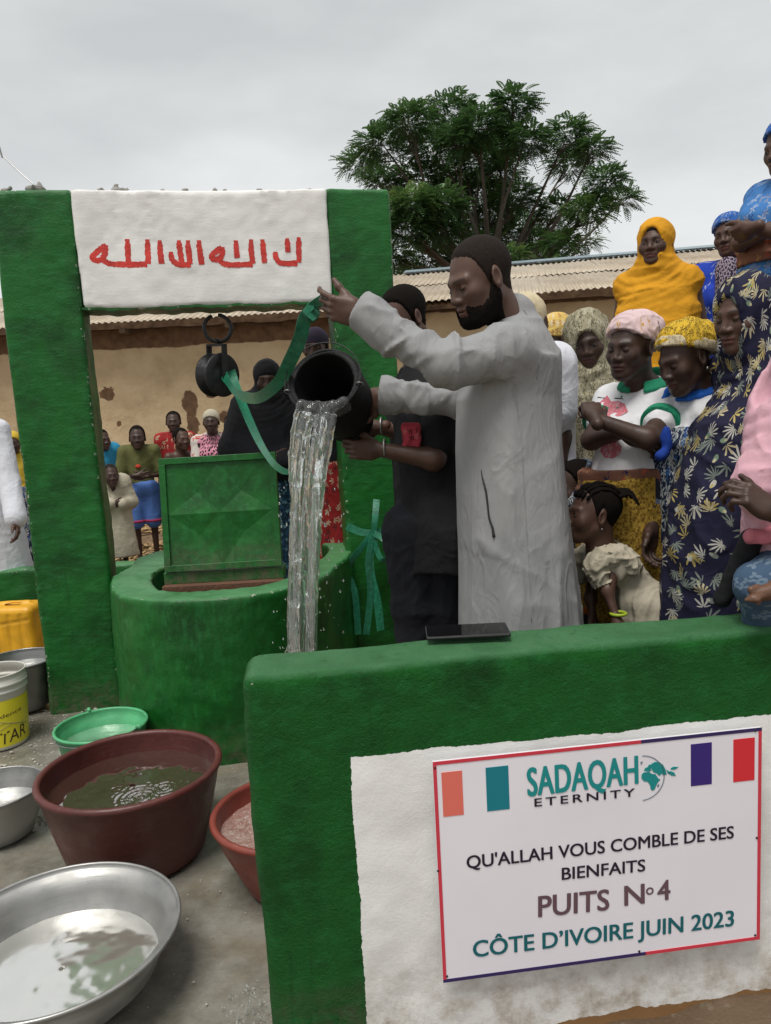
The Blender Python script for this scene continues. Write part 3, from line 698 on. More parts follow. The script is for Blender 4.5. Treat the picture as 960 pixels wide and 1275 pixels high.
def lettering(txt, pl, p0, p1, caph, mat, parent, bold=.02, spacing=1., off=.0052, name='lettering'):
    """baseline from p0 to p1 (plane metres), cap height caph (metres)"""
    V, F_ = text_mesh(txt, bold, spacing); H, _ = text_mesh('H', bold, 1); ch = H[:, 1].max() - H[:, 1].min()
    p0 = np.array(p0); p1 = np.array(p1); L_ = np.linalg.norm(p1 - p0); ex = (p1 - p0) / L_; ey = np.array([-ex[1], ex[0]])
    sx = L_ / (V[:, 0].max() - V[:, 0].min()); x0 = V[:, 0].min(); y0 = H[:, 1].min()
    out_ = [p0 + ex * (a - x0) * sx + ey * (b_ - y0) * caph / ch for a, b_ in V]
    mb = MB(); th_ = bold * .5 * caph
    sh_ = [(0, 0), (th_, 0), (-th_, 0), (th_ * .7, th_ * .5), (-th_ * .7, -th_ * .5), (th_ * .7, -th_ * .5), (-th_ * .7, th_ * .5)]
    for i_, (dx_, dy_) in enumerate(sh_): mb.add([pl.pt(a[0] + dx_, a[1] + dy_, off + i_ * .00006) for a in out_], F_)
    return mb.build(name, mat, parent)
def ltx(txt, x0, y0, x1, y1, hpx, mat, bold=.02, spacing=1.):
    lettering(txt, SP, SP.uv(x0, y0), SP.uv(x1, y1), hpx / 960 * 1.95 * 1.0, P_[mat], sg, bold, spacing)
ltx('SADAQAH', 657, 990, 793, 974, 35, 'sign_logo', .062, 1.04)
ltx('ETERNITY', 665, 1003, 789, 990, 10, 'sign_black', .07, 1.35)
ltx("QU'ALLAH VOUS COMBLE DE SES", 581, 1080, 912, 1042, 16, 'sign_black', .055)
ltx('BIENFAITS', 699, 1094, 802, 1083, 15.5, 'sign_black', .055)
ltx('PUITS', 670, 1140, 757, 1131, 27, 'sign_mauve', .06)
ltx('N', 777, 1126, 801, 1123, 26, 'sign_mauve', .06)
ltx('4', 818, 1120, 833, 1118, 26, 'sign_mauve', .06)
ltx("CÔTE D’IVOIRE JUIN 2023", 589, 1190, 912, 1151, 21, 'sign_dark_teal', .06)
def ring_px(cx, cy, r, w_, a0, a1, mat, name, n=24):
    c0 = np.array(SP.uv(cx, cy)); k = 1.93 / 960; V = []
    for i in range(n + 1):
        a = R(a0 + (a1 - a0) * i / n)
        for rr in (r - w_ / 2, r + w_ / 2): q = c0 + np.array([math.cos(a), math.sin(a)]) * rr * k; V.append(SP.pt(q[0], q[1], .0052))
    MB().add(V, [(2 * i, 2 * i + 1, 2 * i + 3, 2 * i + 2) for i in range(n)]).build(name, P_[mat], sg)
ring_px(808, 1108, 4, 2.2, 0, 360, 'sign_mauve', 'degree_mark')
ring_px(798, 968, 29, 1.3, -88, 88, 'sign_line', 'logo_arc', 30)
def blob_px(pts, mat, name, scale=960 / 220., ox=640, oy=910):      # crop coordinates of the close view
    uv = [SP.uv(ox + a / scale, oy + b_ / scale) for a, b_ in pts]
    if sum(uv[i][0] * uv[(i + 1) % len(uv)][1] - uv[(i + 1) % len(uv)][0] * uv[i][1] for i in range(len(uv))) < 0: uv = uv[::-1]
    MB().prism(uv, SP.pt, .0038, .0052).build(name, P_[mat], sg)
blob_px([(690, 232), (700, 222), (730, 218), (742, 228), (765, 232), (780, 255), (790, 258), (776, 276), (768, 290), (760, 312), (748, 320), (738, 312), (735, 290), (722, 272), (700, 268), (688, 252)], 'sign_logo', 'logo_africa')
blob_px([(745, 205), (735, 195), (742, 175), (760, 165), (785, 165), (805, 180), (818, 205), (825, 232), (808, 236), (795, 228), (785, 240), (770, 225), (755, 222)], 'sign_logo', 'logo_asia')
blob_px([(702, 212), (708, 198), (722, 192), (730, 178), (740, 180), (736, 198), (742, 212), (725, 216)], 'sign_logo', 'logo_europe')
blob_px([(772, 292), (784, 282), (784, 295), (776, 303)], 'sign_line', 'logo_island')
blob_px([(683, 165), (694, 160), (692, 175), (684, 178)], 'sign_line', 'logo_island')
for lf in ([(845, 200), (862, 190), (888, 192), (870, 205), (850, 206)], [(832, 222), (845, 214), (866, 222), (874, 240), (850, 238)], [(822, 205), (838, 216), (846, 232), (832, 228)]): blob_px(lf, 'sign_logo', 'logo_leaf')
for (x, y) in ((541, 955), (939, 909), (941, 1042), (939, 1163), (795, 1183), (556, 1214), (545, 1083)):
    u_, v_ = SP.uv(x, y); mb = MB(); mb.lathe([(.0001, .0022), (.0022, .002), (.0034, 0)], (0, 0, 0), 10); V = mb.v[0]
    V2 = np.array([SP.pt(u_ + a[0], v_ + a[1], .0045 + a[2]) for a in V]); m2 = MB(); m2.add(V2, mb.q[0]); m2.build('screw', M['iron'], sg, smooth=True)

# ================================================================== PHONE
pz = 1.006
ph = [atz(x, y, pz) for x, y in ((531, 805), (635, 800), (632, 781), (530, 786))]
pc = sum(ph) / 4; ex = nrm((ph[1] - ph[0]) * (1, 1, 0)); ey = np.cross((0, 0, 1), ex); L_ = .205 / 2 * 1.0
L_ = (np.linalg.norm(ph[1] - ph[0]) + np.linalg.norm(ph[2] - ph[3])) / 4; W_ = .052
pr = empty('smartphone', pc, 'black smartphone lying flat on top of the green wall', 'phone'); RM = np.stack([ex, ey, (0, 0, 1)], 1)
V, Q = S().box((0, 0, 0), (L_, W_, .0048), rad=.0045).mesh(.0022); npmesh('phone_body', V @ RM.T + pc + (0, 0, .014), Q, flat('black phone case', (.012, .012, .013), .4), pr)
m, t, b = newmat('phone glass'); b.inputs['Base Color'].default_value = (.006, .006, .007, 1); b.inputs['Roughness'].default_value = .04
def prr(hx, hy, z0, z1, name, mat):
    r_ = .008; poly = []
    for (sx, sy, a0) in ((1, 1, 0), (-1, 1, 90), (-1, -1, 180), (1, -1, 270)):
        for k in range(5): a = R(a0 + 22.5 * k); poly.append((sx * (hx - r_) + r_ * math.cos(a), sy * (hy - r_) + r_ * math.sin(a)))
    return MB().prism(poly, lambda u, v_, o: RM @ np.array([u, v_, o]) + pc + (0, 0, .014), z0, z1).build(name, mat, pr)
prr(L_ - .001, W_ - .001, .0046, .0052, 'phone_rim', M['wire']); prr(L_ - .0022, W_ - .0022, .005, .0056, 'phone_screen', m)

# ================================================================== BASINS AND BUCKETS
def water_mat(name, col, tint, rough=.03, clear=.6, bs=.3, scale=9):
    m, t, b = newmat(name); v = coords(t)
    b.inputs['Base Color'].default_value = col + (1,); b.inputs['Roughness'].default_value = rough; b.inputs['IOR'].default_value = 1.33
    b.inputs['Transmission Weight'].default_value = clear; b.inputs['Specular IOR Level'].default_value = .6
    bump(t, noise(t, v, scale, 3, .5, .6), bs, .02, b); return m
def alu(name, col=(.55, .54, .52), rough=.3):
    m, t, b = newmat(name); v = coords(t); mm = N(t, 'ShaderNodeMapping'); mm.inputs['Scale'].default_value = (1, 1, 12); t.links.new(v, mm.inputs['Vector'])
    c = ramp(t, noise(t, v, 6, 6, .6), [(.3, tuple(x * .75 for x in col)), (.7, col)]); t.links.new(c, b.inputs['Base Color'])
    b.inputs['Metallic'].default_value = .85; t.links.new(ramp(t, noise(t, v, 12, 5), [(.3, (rough * .8,) * 3), (.7, (rough * 1.5,) * 3)]), b.inputs['Roughness'])
    bump(t, noise(t, mm.outputs[0], 10, 4), .15, .004, b); return m
M['alu'] = alu('worn aluminium', (.42, .415, .4), .42); M['alu_d'] = alu('dull grey aluminium', (.3, .3, .29), .38)
def vessel(name, c, prof_out, th, mat, label, cat, group=None, water=None, rim=.008, segs=72, tilt=None, parts=None, wob=0):
    """prof_out: (r,z) from bottom centre edge up to the rim"""
    c = np.array(c, float); e = empty(name, c, label, cat, group)
    po = [np.array(p, float) for p in prof_out]; pi_ = [p + (-th, th if i == 0 else 0) for i, p in enumerate(po)]
    rr, zz = po[-1]
    lip = [(rr + rim * .9 * math.cos(a) + (-th / 2), zz + rim * .9 * math.sin(a) - rim * .3) for a in np.linspace(-PI * .45, PI * 1.2, 9)]
    prof = [(.001, po[0][1])] + [tuple(p) for p in po[:-1]] + lip + [tuple(p) for p in pi_[:-1][::-1]] + [(.001, pi_[0][1])]
    mb = MB().lathe(prof, c, segs); o = mb.build('bowl_wall' if 'basin' in name or 'bowl' in name else 'tub_wall', mat, e, smooth=True)
    if water:
        wz, wm, amp, drops = water; ri = np.interp(wz, [p[1] for p in po], [p[0] for p in po]) - th - .0008
        nr, na = 44, 110; V = [(0, 0, 0)]
        for i in range(1, nr + 1):
            for k in range(na): a = 2 * PI * k / na; V.append((ri * i / nr * math.cos(a), ri * i / nr * math.sin(a), 0))
        V = np.array(V); P3 = V * 16; z = vnoise(P3, 3) * amp + vnoise(P3 * 2.3, 5) * amp * .5
        for (dx, dy, ra, aa) in drops:
            d_ = np.hypot(V[:, 0] - dx, V[:, 1] - dy); z += aa * np.sin(d_ * 2 * PI / .022) * np.exp(-((d_ - ra * .6) / ra) ** 2)
        V[:, 2] = wz + z
        q4 = np.array([(1 + (i - 1) * na + k, 1 + (i - 1) * na + (k + 1) % na, 1 + i * na + (k + 1) % na, 1 + i * na + k) for i in range(1, nr) for k in range(na)])[:, ::-1]
        q3 = np.array([(0, 1 + k, 1 + (k + 1) % na) for k in range(na)])
        npmesh('water', V + c, [q3, q4[:, ::-1]], wm, e)
    return e
def scuffed(name, col, dust, rough=.42):
    m, t, b = newmat(name); v = coords(t); c_ = ramp(t, noise(t, v, 7, 5), [(.3, tuple(x * .8 for x in col)), (.7, tuple(x * 1.2 for x in col))])
    mm = N(t, 'ShaderNodeMapping'); mm.inputs['Scale'].default_value = (1, 1, 14); t.links.new(v, mm.inputs['Vector'])
    c_ = mix(t, math_(t, 'MULTIPLY', ramp(t, noise(t, mm.outputs[0], 9, 6, .75, .5), [(.55, (0, 0, 0)), (.75, (1, 1, 1))]), .45), c_, dust); c_ = mix(t, math_(t, 'MULTIPLY', ramp(t, noise(t, v, 45, 6, .75), [(.58, (0, 0, 0)), (.7, (1, 1, 1))]), .4), c_, dust)
    t.links.new(c_, b.inputs['Base Color']); t.links.new(ramp(t, noise(t, v, 11, 4), [(.3, (rough * .7,) * 3), (.7, (rough * 1.4,) * 3)]), b.inputs['Roughness']); bump(t, noise(t, v, 30, 5), .25, .008, b); return m
M['brown_pl'] = flat('dark red brown plastic', (.095, .022, .018), .42, bumps=.25, bscale=30); M['red_pl'] = flat('red brown plastic', (.22, .045, .03), .38, bumps=.2, bscale=30)
M['green_pl'] = flat('light green plastic', (.08, .36, .16), .4, var=.08)
M['brown_pl'] = scuffed('scuffed dark red brown plastic', (.09, .021, .017), (.2, .1, .08)); M['red_pl'] = scuffed('scuffed red brown plastic', (.21, .042, .028), (.32, .14, .1)); M['green_pl'] = scuffed('scuffed light green plastic', (.08, .36, .16), (.2, .4, .24), .38)
w_dark = water_mat('dirty water', (.055, .025, .018), None, .015, .35, .06)
w_clear = water_mat('clear water', (.8, .84, .8), None, .02, .93, .1); w_milk = water_mat('cloudy water over metal', (.5, .49, .42), None, .12, .75, .06, 6)
w_foam = water_mat('churned water', (.5, .3, .25), None, .06, .5, 1.0, 30)
vessel('washing_tub', (-1.0, 2.73, .005), [(.235, 0), (.25, .02), (.29, .17), (.325, .335)], .006, M['brown_pl'], 'large dark brown plastic tub filled with water', 'tub', water=(.262, w_dark, .0014, [(.06, -.09, .05, .0022), (.13, -.03, .045, .0016), (.19, .0, .04, .0016), (.02, -.17, .04, .0018), (.15, .09, .03, .001), (-.05, -.02, .03, .001)]), rim=.015)
vessel('metal_basin', (-.985, 2.0, .004), [(.17, 0), (.2, .012), (.262, .07), (.292, .135), (.3, .178), (.322, .186), (.335, .2)], .0025, M['alu'], 'big shallow aluminium basin of cloudy water in the near corner', 'basin', water=(.085, w_milk, .0012, []), rim=.006)
cc = atz(-8, 982, .2)
vessel('metal_basin', (cc[0], cc[1], .004), [(.11, 0), (.13, .012), (.16, .08), (.172, .17), (.188, .2)], .0025, M['alu'], 'small aluminium basin cut by the left edge beside the brown tub', 'basin', water=(.12, w_clear, .0008, []), rim=.005)
cc = atz(126, 903, .25)
gb = vessel('green_pail', (cc[0], cc[1], .004), [(.13, 0), (.14, .01), (.18, .15), (.19, .21), (.196, .215), (.202, .25)], .0035, M['green_pl'], 'light green plastic pail of water at the foot of the curb', 'pail', water=(.175, water_mat('water in green pail', (.5, .75, .55), None, .02, .85, .08), .0008, []), rim=.008)
for a in (125, -20):
    q = np.array([math.cos(R(a)), math.sin(R(a)), 0]); V, Q = S().ell(cc * (1, 1, 0) + q * .206 + (0, 0, .262), (.016, .01, .013), Matrix.Rotation(R(a), 3, 'Z')).mesh(.003); npmesh('handle_lug', V, Q, M['green_pl'], gb)
hp = [cc * (1, 1, 0) + (.208 * math.cos(R(a)), .208 * math.sin(R(a)), .262 - .03 * math.sin(R((a - 125) / 215 * 180))) for a in np.linspace(125, 340, 24)]
MB().tube(hp, .0028, 6).build('wire_handle', M['wire'], gb, smooth=True)
cc = atz(362, 1004, .28); tubR = cc
vessel('washing_tub', (cc[0], cc[1], .004), [(.15, 0), (.165, .015), (.24, .18), (.265, .265)], .006, M['red_pl'], 'smaller red brown plastic tub half hidden by the green wall', 'tub', water=(.21, w_foam, .005, [(-.12, .0, .04, .004), (.02, .02, .1, .006), (-.1, .08, .05, .003)]), rim=.014)
cc = atz(20, 893, 0)
vessel('metal_bowl', (cc[0] + .0, cc[1] + .12, .004), [(.1, 0), (.13, .02), (.175, .14), (.195, .28), (.205, .3)], .003, M['alu_d'], 'deep dark grey metal bowl behind the yellow paint bucket', 'bowl', water=(.24, w_clear, .0006, []), rim=.006)
# white and yellow paint bucket
cc = atz(-13, 938, 0); cc = np.array([cc[0], cc[1] + .13, 0])
pbk = vessel('paint_bucket', cc + (0, 0, .003), [(.128, 0), (.132, .01), (.142, .2), (.146, .29), (.152, .292), (.152, .305), (.147, .307), (.148, .325), (.155, .327), (.155, .34), (.149, .342), (.151, .385)], .003, flat('off white plastic', (.6, .58, .52), .4, var=.07), 'white plastic paint bucket with a yellow printed label', 'bucket', rim=.004)
MB().lathe([(.1296 + .0035, .02), (.1425 + .0012, .215), (.1445 + .0012, .262)], cc, 48).build('yellow_label', flat('yellow printed label', (.72, .62, .03), .35, var=.05), pbk, smooth=True)
# swooping light lines + lettering on the label, wrapped on the cylinder
toc = math.atan2(-cc[1], -cc[0])
def wrap(u, z, off=.0):   # u metres round the bucket from the point facing the camera, + to the right
    r_ = np.interp(z, [.02, .215, .262], [.1331, .1437, .1457]) + .0012 + off; a = toc + u / r_; return cc + np.array([r_ * math.cos(a), r_ * math.sin(a), z])
def wrap_text(txt, u0, u1, z0, ch_, mat, bold=.02, slant=.0):
    V, F_ = text_mesh(txt, bold, 1); H, _ = text_mesh('H', bold, 1); s_ = ch_ / (H[:, 1].max() - H[:, 1].min()); sx = (u1 - u0) / (V[:, 0].max() - V[:, 0].min())
    MB().add([wrap(u0 + (a - V[:, 0].min()) * sx + (b_ * s_) * slant, z0 + (b_ - H[:, 1].min()) * s_ + (u0 + (a - V[:, 0].min()) * sx) * .12) for a, b_ in V], F_).build('label_lettering', mat, pbk)
wrap_text('STAR', -.045, .132, .035, .062, pigment('label ink', (.05, .03, .02)), .015, .12); wrap_text('Evidence', -.05, .118, .172, .02, pigment('label ink', (.05, .03, .02)), .01)
for q in range(3):
    pts = [wrap(u_, .115 + q * .013 + .018 * math.sin(u_ * 26 + q), .0004) for u_ in np.linspace(-.1, .15, 26)]; MB().tube(pts, .0013, 5).build('label_swoosh', pigment('label grey', (.35, .33, .12)), pbk)
# yellow jerrycan
M['yel'] = flat('yellow jerrycan plastic', (.66, .33, .008), .42, var=.2, bumps=.35, bscale=14)
jb = atz(14, 822, 0.0); jb = np.array([jb[0] + .03, jb[1] + .02, 0]); jc = empty('jerrycan', jb, 'scuffed yellow plastic jerrycan beside the left pillar', 'jerrycan')
s = S(); s.box(jb + (0, 0, .2), (.2, .13, .2), rad=.045); s.box(jb + (.02, 0, .4), (.13, .022, .022), rad=.02, k=.02); s.ell(jb + (.03, 0, .4), (.07, .05, .012), k=.01, op='s')
for dx in (-.12, -.04, .04, .12): s.cap(jb + (dx, -.134, .06), jb + (dx, -.134, .34), .008, k=.02, op='s')
s.cap(jb + (-.16, -.132, .27), jb + (.17, -.132, .31), .006, k=.015, op='s'); s.cap(jb + (-.17, 0, .4), jb + (-.17, 0, .43), .028, k=.015)
V, Q = s.mesh(.008, lambda P: vnoise(P * 9) * .006); npmesh('can_body', V, Q, M['yel'], jc)
MB().lathe([(.001, .46), (.028, .455), (.03, .43)], jb + (-.17, 0, 0), 20).build('screw_cap', M['yel'], jc, smooth=True)
# second dented can lying behind
jb2 = jb + (.26, -.02, 0); s = S(); s.box(jb2 + (0, .1, .04), (.06, .05, .035), Matrix.Rotation(.4, 3, 'Z'), rad=.015)
V, Q = s.mesh(.007, lambda P: vnoise(P * 14) * .01); o = npmesh('stone', V, Q, flat('reddish stone', (.22, .12, .08), .9, bumps=.5)); tag(o, 'small reddish stone between jerrycan and left pillar', 'stone')

# ================================================================== WELL LID
ld = empty('well_cover', (-.82, 3.8, .8), 'square green metal well cover with embossed star, propped upright and open', 'well cover')
Al, Bl, Tl = np.array((-1.115, 3.79, .862)), np.array((-.53, 3.79, .866)), np.array((-1.105, 3.87, 1.425)); ex = (Bl - Al); W_ = np.linalg.norm(ex); ex /= W_; ez = Tl - Al; H_ = np.linalg.norm(ez); ez = nrm(ez - ex * ez.dot(ex)); en = np.cross(ez, ex)   # en: towards the camera?
if en[1] > 0: en = -en
lp = lambda u, v_, o: Al + ex * u + ez * v_ + en * o
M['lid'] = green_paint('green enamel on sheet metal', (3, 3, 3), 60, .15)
fwd_ = .032
for (a, b_, c, d) in ((0, 0, W_, fwd_), (0, H_ - fwd_, W_, H_), (0, fwd_, fwd_, H_ - fwd_), (W_ - fwd_, fwd_, W_, H_ - fwd_)):
    MB().prism([(a, b_), (c, b_), (c, d), (a, d)], lp, -.02, .014).build('lid_frame', M['lid'], ld, bevel=.002)
g5 = np.array([[0, 0], [.5, 0], [1, 0], [1, .5], [1, 1], [.5, 1], [0, 1], [0, .5], [.5, .5], [.29, .29], [.71, .29], [.71, .71], [.29, .71]])
hgt = [0, .001, 0, .001, 0, .001, 0, .001, .02, -.01, -.01, -.01, -.01]
V = [lp(fwd_ + a * (W_ - 2 * fwd_), fwd_ + b_ * (H_ - 2 * fwd_), .0 + h) for (a, b_), h in zip(g5, hgt)]
Qs = [(0, 1, 9), (1, 8, 9), (9, 8, 7), (0, 9, 7), (1, 2, 10), (2, 3, 10), (10, 3, 8), (1, 10, 8), (8, 3, 11), (3, 4, 11), (11, 4, 5), (8, 11, 5), (7, 8, 12), (8, 5, 12), (12, 5, 6), (7, 12, 6)]
MB().add(V, Qs).build('embossed_panel', M['lid'], ld)
M['rust'] = flat('rusty iron', (.12, .055, .03), .8, bumps=.6, bscale=50)
for (z0, z1, y0, mat, nm) in ((.80, .858, 3.79, M['lid'], 'hatch_frame'), (.70, .8, 3.74, M['rust'], 'hatch_sill')):
    mb = MB(); mb.box((-.825, y0 + .05, (z0 + z1) / 2), (.3, .05, (z1 - z0) / 2)); mb.build(nm, mat, ld, bevel=.003)

# ================================================================== PULLEY
pl_ = D(268, 462, 4.42); pu = empty('well_pulley', pl_, 'black iron pulley wheel hanging from a hook under the lintel', 'pulley')
ringc = D(271, 409, 4.42); rr = 16.5 / 960 * 4.42
fu = np.array([FRAME.e[0], FRAME.e[1], 0]); wax = nrm(np.array([.78, -.62, -.06]))        # wheel axle direction
MB().tube([ringc + fu * rr * math.cos(a) + np.array([0, 0, rr * math.sin(a)]) for a in np.linspace(PI / 2 + .35, PI / 2 + 2 * PI - .1, 30)], .011, 8).build('hook', M['iron'], pu, smooth=True)
wc_ = D(271, 467, 4.42); rim_r = 27 / 960 * 4.42
ups = nrm(np.cross(wax, np.cross((0, 0, 1), wax))); sd_ = np.cross(ups, wax); MW = np.stack([sd_, ups, wax], 1)
def disk(prof): return MB().lathe(prof, wc_, 40, MW)
disk([(.001, -.045), (.03, -.045), (rim_r * .96, -.05), (rim_r, -.045), (rim_r * .98, -.036), (rim_r * .72, -.022), (rim_r * .66, 0), (rim_r * .72, .022), (rim_r * .98, .036), (rim_r, .045), (rim_r * .96, .05), (rim_r * .55, .03), (.03, .045), (.001, .045)]).build('wheel', M['iron'], pu, smooth=True)
for sgn in (-1, 1):
    a = wc_ + wax * sgn * .066; mb = MB(); p_ = spline([a + ups * -.02, a + ups * .1, a + ups * .165], 4); mb.ribbon(p_, [sd_ * .018] * len(p_), .004); mb.build('bracket', M['iron'], pu)
MB().box(wc_ + ups * .168, (.018, .07, .006), np.stack([sd_, wax, ups], 1)).build('bracket_top', M['iron'], pu); MB().tube([wc_ - wax * .075, wc_ + wax * .075], .01, 10).build('axle', M['iron'], pu)
MB().tube(spline([wc_ + ups * .168, wc_ + ups * .2, ringc - (0, 0, rr)], 4), .008, 6).build('swivel', M['iron'], pu)

# ================================================================== GREEN STRAP (three runs) and bow
m, t, b = newmat('green woven strap'); v = coords(t); c = ramp(t, noise(t, v, 40, 4), [(.3, (.008, .1, .05)), (.7, (.02, .2, .11))]); t.links.new(c, b.inputs['Base Color']); b.inputs['Roughness'].default_value = .38; bump(t, noise(t, v, 90, 3), .4, .003, b); M['strap'] = m
def strap(pts, hw, name, parent=None, tw=None, n=10):
    P = spline([D(*p) for p in pts], n); k = len(P); vw = ray(400, 480); vw = nrm(vw); ws = []
    for i in range(k):
        tt = nrm(P[min(i + 1, k - 1)] - P[max(i - 1, 0)]); s_ = nrm(np.cross(tt, vw)); ph_ = np.interp(i / (k - 1), np.linspace(0, 1, len(tw)), tw) if tw else 0
        hh = hw[0] + (hw[-1] - hw[0]) * i / (k - 1); ws.append((s_ * math.cos(ph_) + vw * math.sin(ph_)) * hh)
    mb = MB(); mb.ribbon(P, ws, .0016); return mb.build(name, M['strap'], parent, smooth=False)
st_e = empty('well_strap', D(345, 470, 3.2), 'green strap running from the raised hand over the pulley and down', 'strap')
strap([(392, 384, 2.44), (380, 396, 2.46), (374, 420, 2.5), (362, 448, 2.6), (345, 478, 2.8), (318, 496, 3.3), (295, 489, 3.9), (283, 474, 4.3), (276, 462, 4.42)], (.021, .028), 'strap_run', st_e, [0, .3, .1, .5, .3, .8, .2])
strap([(287, 462, 4.44), (296, 488, 4.3), (309, 520, 4.0), (323, 550, 3.6), (338, 574, 3.2), (352, 586, 2.95), (368, 588, 2.8)], (.028, .010), 'strap_run', st_e, [0, .4, .2, .6, .3, .9])
strap([(402, 372, 2.43), (388, 381, 2.44), (380, 390, 2.45), (386, 400, 2.46), (394, 392, 2.46), (390, 380, 2.44), (383, 388, 2.43), (392, 398, 2.44)], (.014, .012), 'strap_knot', st_e, [0, 1, 2, 3, 4])
bw_ = empty('ribbon_bow', D(465, 662, 4.5), 'green ribbon tied in a loose bow around the right pillar', 'ribbon')
bd = 4.47
for pts, hw, tw in (([(432, 655, bd), (448, 662, bd - .02), (464, 664, bd - .03)], (.022, .02), [0, .3]), ([(464, 664, bd - .03), (482, 660, bd - .02), (500, 650, bd)], (.02, .018), [.2, 0]),
                    ([(464, 664, bd - .03), (450, 682, bd - .04), (436, 700, bd - .03), (434, 716, bd), (442, 740, bd), (446, 790, bd)], (.018, .02), [0, .5, .2]), ([(465, 664, bd - .04), (467, 645, bd - .05), (469, 622, bd - .02)], (.016, .02), [0, .4]),
                    ([(465, 664, bd - .04), (461, 690, bd - .04), (463, 720, bd - .03), (470, 750, bd - .02), (474, 785, bd - .02)], (.022, .024), [0, .5, .1, .4]), ([(464, 668, bd - .04), (458, 700, bd - .05), (461, 740, bd - .04), (456, 790, bd - .03)], (.017, .02), [.2, .6, .1]),
                    ([(466, 664, bd - .05), (478, 672, bd - .07), (484, 690, bd - .06), (476, 697, bd - .05), (469, 684, bd - .04), (466, 668, bd - .04)], (.018, .016), [0, .8, .3, .6])): strap(pts, hw, 'ribbon_loop', bw_, tw, 6)

# ================================================================== RUBBER BUCKET and poured water
bm0 = D(403, 475, 2.64); bm1 = D(437, 527, 2.95); bax = nrm(bm1 - bm0); bs_ = nrm(np.cross(bax, (0, 0, 1))); bu_ = np.cross(bs_, bax); MBk = np.stack([bs_, bu_, bax], 1)
bk = empty('well_bucket', bm0, 'black rubber well bucket tipped over with water pouring out', 'bucket')
s = S(); Mq = MBk; BL = .315
for i in range(10):
    f_ = i / 9; r_ = .128 - .03 * f_ ** 1.5; s.ell(bm0 + bax * (.01 + BL * f_), (r_, r_ * .93, .035), Mq, k=.03)
s.cap(bm0 + bax * -.03, bm0 + bax * (BL - .11), .113, .078, k=.004, op='s')
def trim(x, y, z): return -((x - bm0[0]) * bax[0] + (y - bm0[1]) * bax[1] + (z - bm0[2]) * bax[2])
V, Q = s.mesh(.005, lambda P: vnoise(P * 9) * .008 + vnoise(P * (5, 5, 5), 8) * .01, cut=trim); M['rubber'] = flat('matte black rubber', (.007, .007, .008), .6, spec=.25, bumps=.3); npmesh('bucket_body', V, Q, M['rubber'], bk)
rim_ = [bm0 + bs_ * .127 * math.cos(a) + bu_ * .120 * math.sin(a) + bax * (.004 + .004 * math.sin(3 * a)) for a in np.linspace(0, 2 * PI, 48)]
MB().tube(rim_, .0065, 8, cap=False).build('rim_bead', M['rubber'], bk, smooth=True)
bl_ = [bm0 + bs_ * .136 * math.cos(a) + bu_ * .134 * math.sin(a) - bax * (.012 + .018 * math.sin(a)) for a in np.linspace(-.15, PI + .25, 30)]
MB().tube(bl_, .002, 6).build('wire_handle', M['iron'], bk, smooth=True)
for a in (-.15, PI + .25):
    c_ = bm0 + bs_ * .131 * math.cos(a) + bu_ * .126 * math.sin(a); MB().tube([c_ + bs_ * .012 * math.cos(q) + bax * .014 * math.sin(q) for q in np.linspace(0, 2 * PI, 14)], .0022, 5).build('handle_ring', M['wire'], bk, smooth=True)
# inner water surface at the lip + falling stream
m, t, b = newmat('falling water'); v = coords(t, (1.6, 1.6, .1))
b.inputs['Base Color'].default_value = (.93, .96, .95, 1); b.inputs['Roughness'].default_value = .06; b.inputs['IOR'].default_value = 1.33; b.inputs['Transmission Weight'].default_value = .93
ns = noise(t, v, 60, 5, .65, .3); aer = ramp(t, ns, [(.58, (0, 0, 0)), (.7, (.3, .3, .3))])
df = N(t, 'ShaderNodeBsdfDiffuse'); df.inputs['Color'].default_value = (.75, .8, .8, 1); ms = N(t, 'ShaderNodeMixShader'); t.links.new(aer, ms.inputs[0])
o_ = [n for n in t.nodes if n.type == 'OUTPUT_MATERIAL'][0]; t.links.new(b.outputs[0], ms.inputs[1]); t.links.new(df.outputs[0], ms.inputs[2]); t.links.new(ms.outputs[0], o_.inputs[0])
bump(t, noise(t, v, 40, 3), .5, .01, b); M['fall'] = m
lip = bm0 - bu_ * .112 + bax * .0; s = S(); rw = np.random.default_rng(21); camr = np.array([1., 0, 0])
for i in range(26):
    u_ = rw.uniform(-1, 1); st0 = bm0 + bs_ * (-1) * 0 + np.array([.078 * u_ + .0, 0, 0]); st0 = lip + np.array([.074 * u_ + .008, rw.uniform(-.012, .02) - .01, .018 * u_ * u_ + .012])
    vx = -.29 + rw.uniform(-.045, .045) - .05 * u_; vy = -.22 + rw.uniform(-.09, .09); T_ = .5; prev = None; r0_ = rw.uniform(.003, .0095); en_ = .5 if i < 18 else rw.uniform(.2, .48)
    for tt in np.linspace(0, en_, 12):
        p = st0 + np.array([vx * tt, vy * tt, -4.9 * tt * tt]) + np.array([.004 * math.sin(17 * tt + i), .004 * math.cos(13 * tt + i), 0])
        if prev is not None: s.cap(prev, p, r0_ * (1 - .45 * max(0, tt - .05)), k=.008)
        prev = p
    s.cap(st0, st0 + bax * .05 + np.array([0, 0, .006]), .010, k=.02)
V, Q = s.mesh(.0036, lambda P: vnoise(P * (95, 95, 10)) * .0024 + vnoise(P * (34, 34, 6), 3) * .003)
o = npmesh('falling_water', V, Q, M['fall']); tag(o, 'stream of clear water falling from the tipped black bucket', 'water')
mb = MB()
